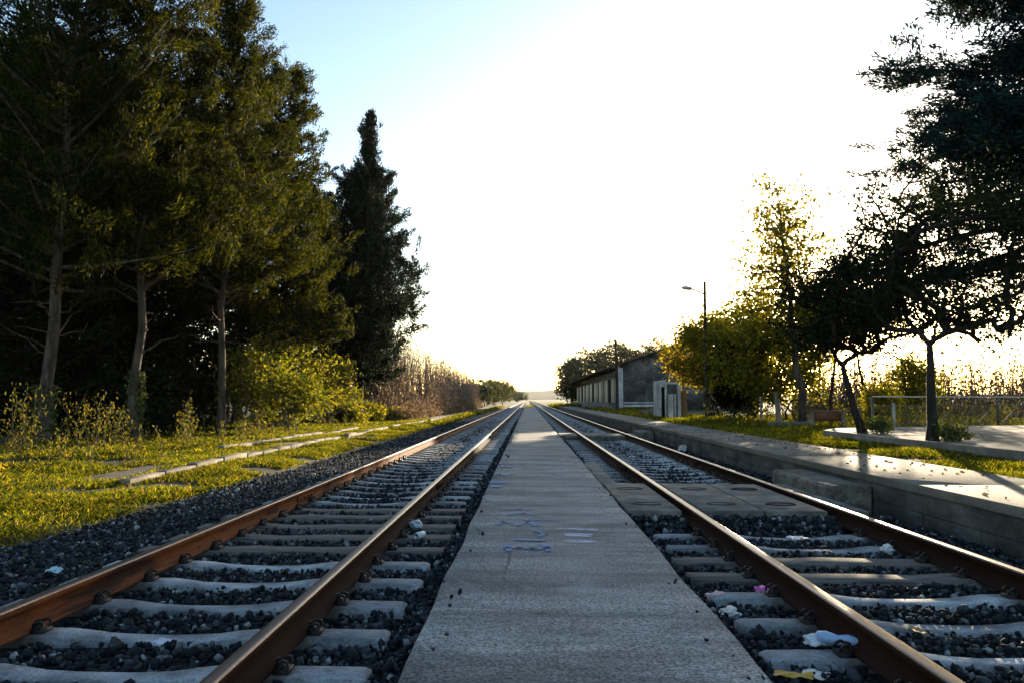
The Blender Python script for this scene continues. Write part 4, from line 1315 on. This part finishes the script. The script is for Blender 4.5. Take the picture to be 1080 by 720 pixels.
# leafless tree before the shed gable
p = gpt(700, 58)
th = empty('bare_tree', p); tag(th, 'leafless thin tree in front of the shed gable', 'tree')
rng = rs(440); b = MB()
for P, r in grow(rng, wander(np.array([0.3, 0, -0.1]), np.array([0.1, 0, 1.2]), 5, 0.03, rng), 0.08, ellipsoid_targets(rng, 110, (-0.3, 0, 3.7), (2.2, 1.6, 2.2), 0.3), 0.009, 0.45):
    b.tube(P, r, 5, cap=False)
b.obj('branches', M['twig'], th, smooth=True)

# big cedar, trunk just outside the frame
conifer('cedar_tree', (12.6, 17.5, 0.2), 'great blue green cedar with level layered boughs at the right edge', (M['cedar'], M['bark_dark']), rs(450), H=14.5, z0=3.9,
        Rf=lambda t: 5.7 * (1 - t) ** 0.7 * (0.88 + 0.12 * math.sin(t * 37)) + 0.3, nb=96, elev=lambda t: 0.10 + 0.25 * t, ncl=40, per=92, leaf=(0.16, 0.042), csig=0.24, rt=0.42, flat=0.5, upw=0.25, curve=-0.10, lat=0.15, s0=0.2)

# round bush behind the straight tree, and bushes past the fence
broadleaf('round_bush', gpt(966, 30), rs(460), (0, 0, 1.35), (0.95, 0.9, 1.25), 110, 40, (0.12, 0.07), M['gleaf'], M['twig'], r0=0.03, fork_z=0.3, sig=0.2, label='round green bush behind the straight dark tree', cat='bush', shell=0.2, trunk_name='stems', stems=3, tip=0.006)
broadleaf('round_bush', gpt(928, 27), rs(461), (0, 0, 0.75), (0.8, 0.7, 0.75), 80, 34, (0.11, 0.07), M['yleaf'], M['twig'], r0=0.02, fork_z=0.2, sig=0.17, label='small yellow bush at the left end of the metal fence', cat='bush', shell=0.2, trunk_name='stems', stems=3, tip=0.005)
rng = rs(470)
pts = [(rng.uniform(13, 46), rng.uniform(38, 64)) for _ in range(1300)]
pts = [q for q in pts if q[0] > 0.36 * q[1]]
reeds('dry_scrub', 471, pts, lambda x, Y: 3.6 * (1 + 0.5 * mnoise.noise(Vector((x * 0.3, Y * 0.2, 0)))), 'dry bare scrub far behind the metal fence', thick=0.016, leafy=12, mat=M['scrubleaf'])
hb2 = MB()
n = 26000
x = rng.uniform(12, 50, n); Y = rng.uniform(40, 66, n)
k = x > 0.34 * Y
C = np.stack([x, Y, 0.2 + rng.exponential(0.75, n)], 1)[k]
leaves(hb2, C, rng.normal(size=C.shape) + np.array([0, 0, 0.6]), 0.26, 0.12, rng)
tag(hb2.obj('undergrowth', M['scrubleaf']), 'low green brush far behind the metal fence', 'undergrowth', kind='stuff')

# ================================================================== FENCES
fe = empty('metal_fence', (0, 0, 0.2)); tag(fe, 'low dark metal fence with braces behind the terrace', 'fence')
fpts = [aty(921, 450, 21.9), aty(988, 449, 23.0), aty(1053, 447.5, 24.1), aty(1130, 446, 25.4), aty(1220, 445, 26.9)]
b = MB()
top = [(p.x, p.y, 0.98) for p in fpts]
b.tube(top, 0.02, 6)
b.obj('top_rail', M['steel_lt'], fe)
b = MB(); b.tube([(p.x, p.y, 0.72) for p in fpts], 0.012, 5); b.tube([(p.x, p.y, 0.2) for p in fpts], 0.012, 5); b.obj('lower_rail', M['steel'], fe)
for p in fpts:
    b = MB(); b.box((p.x, p.y, 0.47), (0.06, 0.06, 1.0)); b.obj('post', M['steel'], fe)
for i in range(len(fpts) - 1):
    a, c = fpts[i], fpts[i + 1]
    if i == 0:
        for t in (0.32, 0.93):
            q = a.lerp(c, t); b = MB(); b.box((q.x, q.y, 0.4), (0.07, 0.05, 0.8)); b.obj('pale_post', M['steel_lt'], fe)
        continue
    for t in (0.3, 0.62, 0.92) if i == 1 else (0.3, 0.7):
        q = a.lerp(c, t); q0 = a.lerp(c, t - 0.24)
        b = MB(); b.tube([(q0.x, q0.y, 0.22), (q.x, q.y, 0.76)], 0.014, 5); b.obj('brace', M['postwood'], fe)
b = MB()
for i in range(len(fpts) - 1):
    a, c = fpts[i], fpts[i + 1]
    for t in np.linspace(0.02, 0.98, 22):
        for s in (-1, 1):
            t2 = t + s * 0.17
            if 0 < t2 < 1:
                q0 = a.lerp(c, t); q1 = a.lerp(c, t2)
                b.tube([(q0.x, q0.y + 0.02 * s, 0.2), (q1.x, q1.y + 0.02 * s, 0.72)], 0.0028, 3, cap=False)
b.obj('wire_mesh', M['steel'], fe)

wf = empty('wooden_fence', tuple(at(876, 449, 0.22))); tag(wf, 'short rusty brown fence panel between stubby posts left of the leaning tree', 'fence')
for k, dx in enumerate((-0.62, 0.42, 0.95)):
    b = MB(); b.tube([(dx, 0, -0.1), (dx + random.uniform(-0.04, 0.04), 0, 0.62)], [0.085, 0.07], 7); b.obj('post', M['postwood'], wf)
b = MB(); b.box((-0.1, 0.02, 0.34), (0.95, 0.03, 0.34)); b.obj('panel', M['rustsheet'], wf)
b = MB(); b.tube([(-0.62, -0.03, 0.52), (0.95, -0.03, 0.5)], 0.018, 5); b.obj('rail', M['postwood'], wf)
fp = at(822, 448, 0.22)
b = MB(); b.tube([(0, 0, -0.1), (-0.04, 0, 0.55), (-0.11, 0, 1.15)], [0.1, 0.09, 0.08], 8)
tag(b.obj('fence_post', M['postwood'], loc=tuple(fp), smooth=True), 'single leaning weathered post at the edge of the yellow trees', 'post')
fp = at(803, 446, 0.22)
b = MB(); b.tube([(0, 0, -0.1), (0.0, 0, 0.5), (0.02, 0, 1.0)], [0.05, 0.045, 0.04], 7)
tag(b.obj('fence_post', M['postwood'], loc=tuple(fp), smooth=True), 'thin upright post left of the leaning one by the yellow trees', 'post')
b = MB(); b.box((0, 0, 0.08), (1.5, 0.3, 0.18), rz=0.1)
tag(b.obj('stone_block', M['stepconc'], loc=tuple(at(835, 449.5, 0.2)), bevel=0.04), 'low stone block on the grass right of the leaning post', 'block')

# ================================================================== LITTER
def crumple(name, px, py, z, size, col, label, seed, flat=0.35, cat='litter'):
    p = at(px, py, z)
    bm = bmesh.new(); bmesh.ops.create_icosphere(bm, subdivisions=3, radius=1)
    for v in bm.verts:
        n = mnoise.noise(v.co * 1.7 + Vector((seed, 0, 0))) * 0.5 + mnoise.noise(v.co * 4.5 + Vector((0, seed, 0))) * 0.3
        v.co *= 1 + n
        v.co.x *= size[0]; v.co.y *= size[1]; v.co.z *= size[2]
    me = bpy.data.meshes.new(name); bm.to_mesh(me); bm.free()
    me.materials.append(plain(name + ' surface', col, 0.45, 0.5))
    o = bpy.data.objects.new(name, me); COL.objects.link(o)
    o.location = (p.x, p.y, z + size[2] * 0.4)
    o.rotation_euler = (0, 0, seed)
    return tag(o, label, cat)


def sheet(name, px, py, z, w, l, rz, col, label, seed, cat='paper'):
    """creased scrap with thickness"""
    p = at(px, py, z); b = MB(); n = 7; V = []
    for s in (0, 1):
        for i in range(n):
            for j in range(n):
                x = (i / (n - 1) - 0.5) * w; y = (j / (n - 1) - 0.5) * l
                V.append((x * (1 + 0.25 * mnoise.noise(Vector((seed, j * 0.7, 0)))), y, abs(mnoise.noise(Vector((x * 22 + seed, y * 22, 0)))) * 0.03 - s * 0.0015))
    Fq = [(i * n + j, i * n + j + 1, (i + 1) * n + j + 1, (i + 1) * n + j) for i in range(n - 1) for j in range(n - 1)]
    Fq = Fq + [tuple(q + n * n for q in reversed(f)) for f in Fq]
    b.add(V, np.array(Fq))
    o = b.obj(name, plain(name + ' surface', col, 0.6, 0.3), loc=(p.x, p.y, z + 0.008)); o.rotation_euler = (0, 0, rz)
    return tag(o, label, cat)


GZ = -0.2
SZ_ = SLZ + 0.004
# plastic bottle
bo = empty('plastic_bottle', tuple(at(884, 681, SZ_) + Vector((0, 0, 0.034)))); bo.rotation_euler = (0, 0, R(-25))
tag(bo, 'pale blue crushed plastic bottle lying by the dark rail right of the flat platform', 'bottle')
b = MB(); b.tube([(-0.10, 0, 0), (-0.098, 0, 0), (-0.06, 0, 0.004), (0.0, 0, -0.004), (0.05, 0, 0), (0.075, 0, 0), (0.095, 0, 0.003), (0.112, 0, 0.003)], [0.015, 0.03, 0.033, 0.026, 0.032, 0.026, 0.014, 0.013], 12)
b.obj('body', plain('pale blue plastic', (0.36, 0.50, 0.72), 0.3, 0.5), bo, smooth=True)
b = MB(); b.tube([(0.112, 0, 0.003), (0.13, 0, 0.003)], 0.016, 10); b.obj('cap', plain('white cap', (0.75, 0.76, 0.78), 0.4), bo)
# drink can
ca = empty('drink_can', tuple(at(443, 568, SZ_) + Vector((0, 0, 0.034)))); ca.rotation_euler = (0, 0, R(60))
tag(ca, 'silver drink can lying on a sleeper right of the brown rail', 'can')
b = MB(); b.tube([(-0.06, 0, 0), (-0.053, 0, 0), (0.05, 0, 0), (0.058, 0, 0)], [0.026, 0.033, 0.033, 0.026], 14); b.obj('body', plain('can silver', (0.62, 0.62, 0.64), 0.3, 0.6), ca, smooth=True)
b = MB(); b.tube([(0.058, 0, 0), (0.0605, 0, 0)], [0.027, 0.025], 14); b.obj('lid', plain('can lid', (0.75, 0.75, 0.76), 0.3, 0.6), ca)
crumple('foil_scrap', 438, 555, SZ_, (0.09, 0.06, 0.05), (0.5, 0.52, 0.55), 'crumpled foil wrapper just beyond the silver can', 2.1)
crumple('plastic_ribbon', 806, 627, GZ, (0.05, 0.09, 0.04), (0.75, 0.08, 0.42), 'bright pink plastic scrap beside the dark rail', 3.3)
crumple('wrapper', 755, 632, GZ, (0.04, 0.07, 0.035), (0.72, 0.42, 0.42), 'pink and white wrapper at the flat platform edge', 4.4)
crumple('wrapper', 771, 647, GZ, (0.055, 0.07, 0.03), (0.72, 0.66, 0.58), 'cream wrapper at the flat platform edge near the pink one', 5.2)
crumple('bag_scrap', 862, 677, SZ_, (0.07, 0.05, 0.03), (0.70, 0.72, 0.74), 'white plastic bag scrap left of the blue bottle', 6.2)
crumple('bag_scrap', 721, 553, GZ, (0.06, 0.06, 0.035), (0.62, 0.66, 0.72), 'pale plastic scrap by the rail before the near crossing slab', 7.7)
crumple('bag_scrap', 676, 532, GZ, (0.10, 0.05, 0.03), (0.42, 0.52, 0.78), 'blue white packet right under the near crossing slab edge', 8.1)
crumple('bag_scrap', 173, 680, GZ, (0.07, 0.035, 0.025), (0.62, 0.65, 0.70), 'white plastic scrap among stones in the left track', 9.1)
crumple('bag_scrap', 722, 475, GZ, (0.13, 0.13, 0.12), (0.66, 0.64, 0.62), 'round white plastic ball by the platform wall between the crossings', 10.3)
crumple('bag_scrap', 821, 504, GZ, (0.06, 0.06, 0.07), (0.70, 0.68, 0.66), 'small white cup by the near end of the step block', 11.5)
crumple('bag_scrap', 936, 580, SZ_, (0.05, 0.05, 0.035), (0.72, 0.70, 0.70), 'white scrap on a clip of the far right rail', 12.5)
crumple('bag_scrap', 930, 698, GZ, (0.05, 0.04, 0.03), (0.45, 0.60, 0.75), 'bluish scrap between the right rails at the bottom', 13.5)
crumple('bag_scrap', 58, 603, GZ, (0.05, 0.05, 0.03), (0.45, 0.65, 0.75), 'light blue scrap on the stones left of the orange rail', 15.5)
sheet('paper_scrap', 841, 568, SZ_, 0.16, 0.13, 0.3, (0.66, 0.67, 0.70), 'white paper lying on a sleeper between the right rails', 1.0)
sheet('paper_scrap', 900, 536, GZ, 0.34, 0.3, 0.5, (0.45, 0.52, 0.62), 'large bluish paper sheet beside the near end of the step', 2.0)
sheet('paper_scrap', 858, 714, GZ, 0.12, 0.12, 0.9, (0.66, 0.62, 0.56), 'cream paper beside the yellow leaf at the bottom edge', 3.0)
sheet('fallen_leaf', 837, 714, GZ + 0.02, 0.17, 0.08, -0.3, (0.58, 0.32, 0.04), 'large yellow fallen leaf at the bottom edge by the flat platform', 4.0, 'leaf')
sheet('fallen_leaf', 967, 667, GZ, 0.05, 0.12, 0.2, (0.45, 0.22, 0.04), 'orange fallen leaf among the stones between the right rails', 5.0, 'leaf')
b = MB(); q = at(700, 533, GZ); b.tube([(-0.2, 0, 0.02), (0, 0.02, 0.03), (0.22, 0.0, 0.02)], [0.03, 0.028, 0.02], 7)
tag(b.obj('bleached_stick', M['kerb'], loc=tuple(q)), 'pale stick lying right of the blue white packet', 'stick')

# ================================================================== AIR
b = MB(); b.box((0, 1440, 18.0), (5300, 3060, 46))
m, nt, out = newmat('haze air')
pv = N(nt, 'ShaderNodeVolumePrincipled')
pv.inputs['Color'].default_value = (0.92, 0.94, 1.0, 1)
pv.inputs['Density'].default_value = 0.00004
pv.inputs['Anisotropy'].default_value = 0.5
nt.links.new(pv.outputs[0], out.inputs['Volume'])
tag(b.obj('haze', m), 'thin pale evening haze', 'haze', kind='stuff')
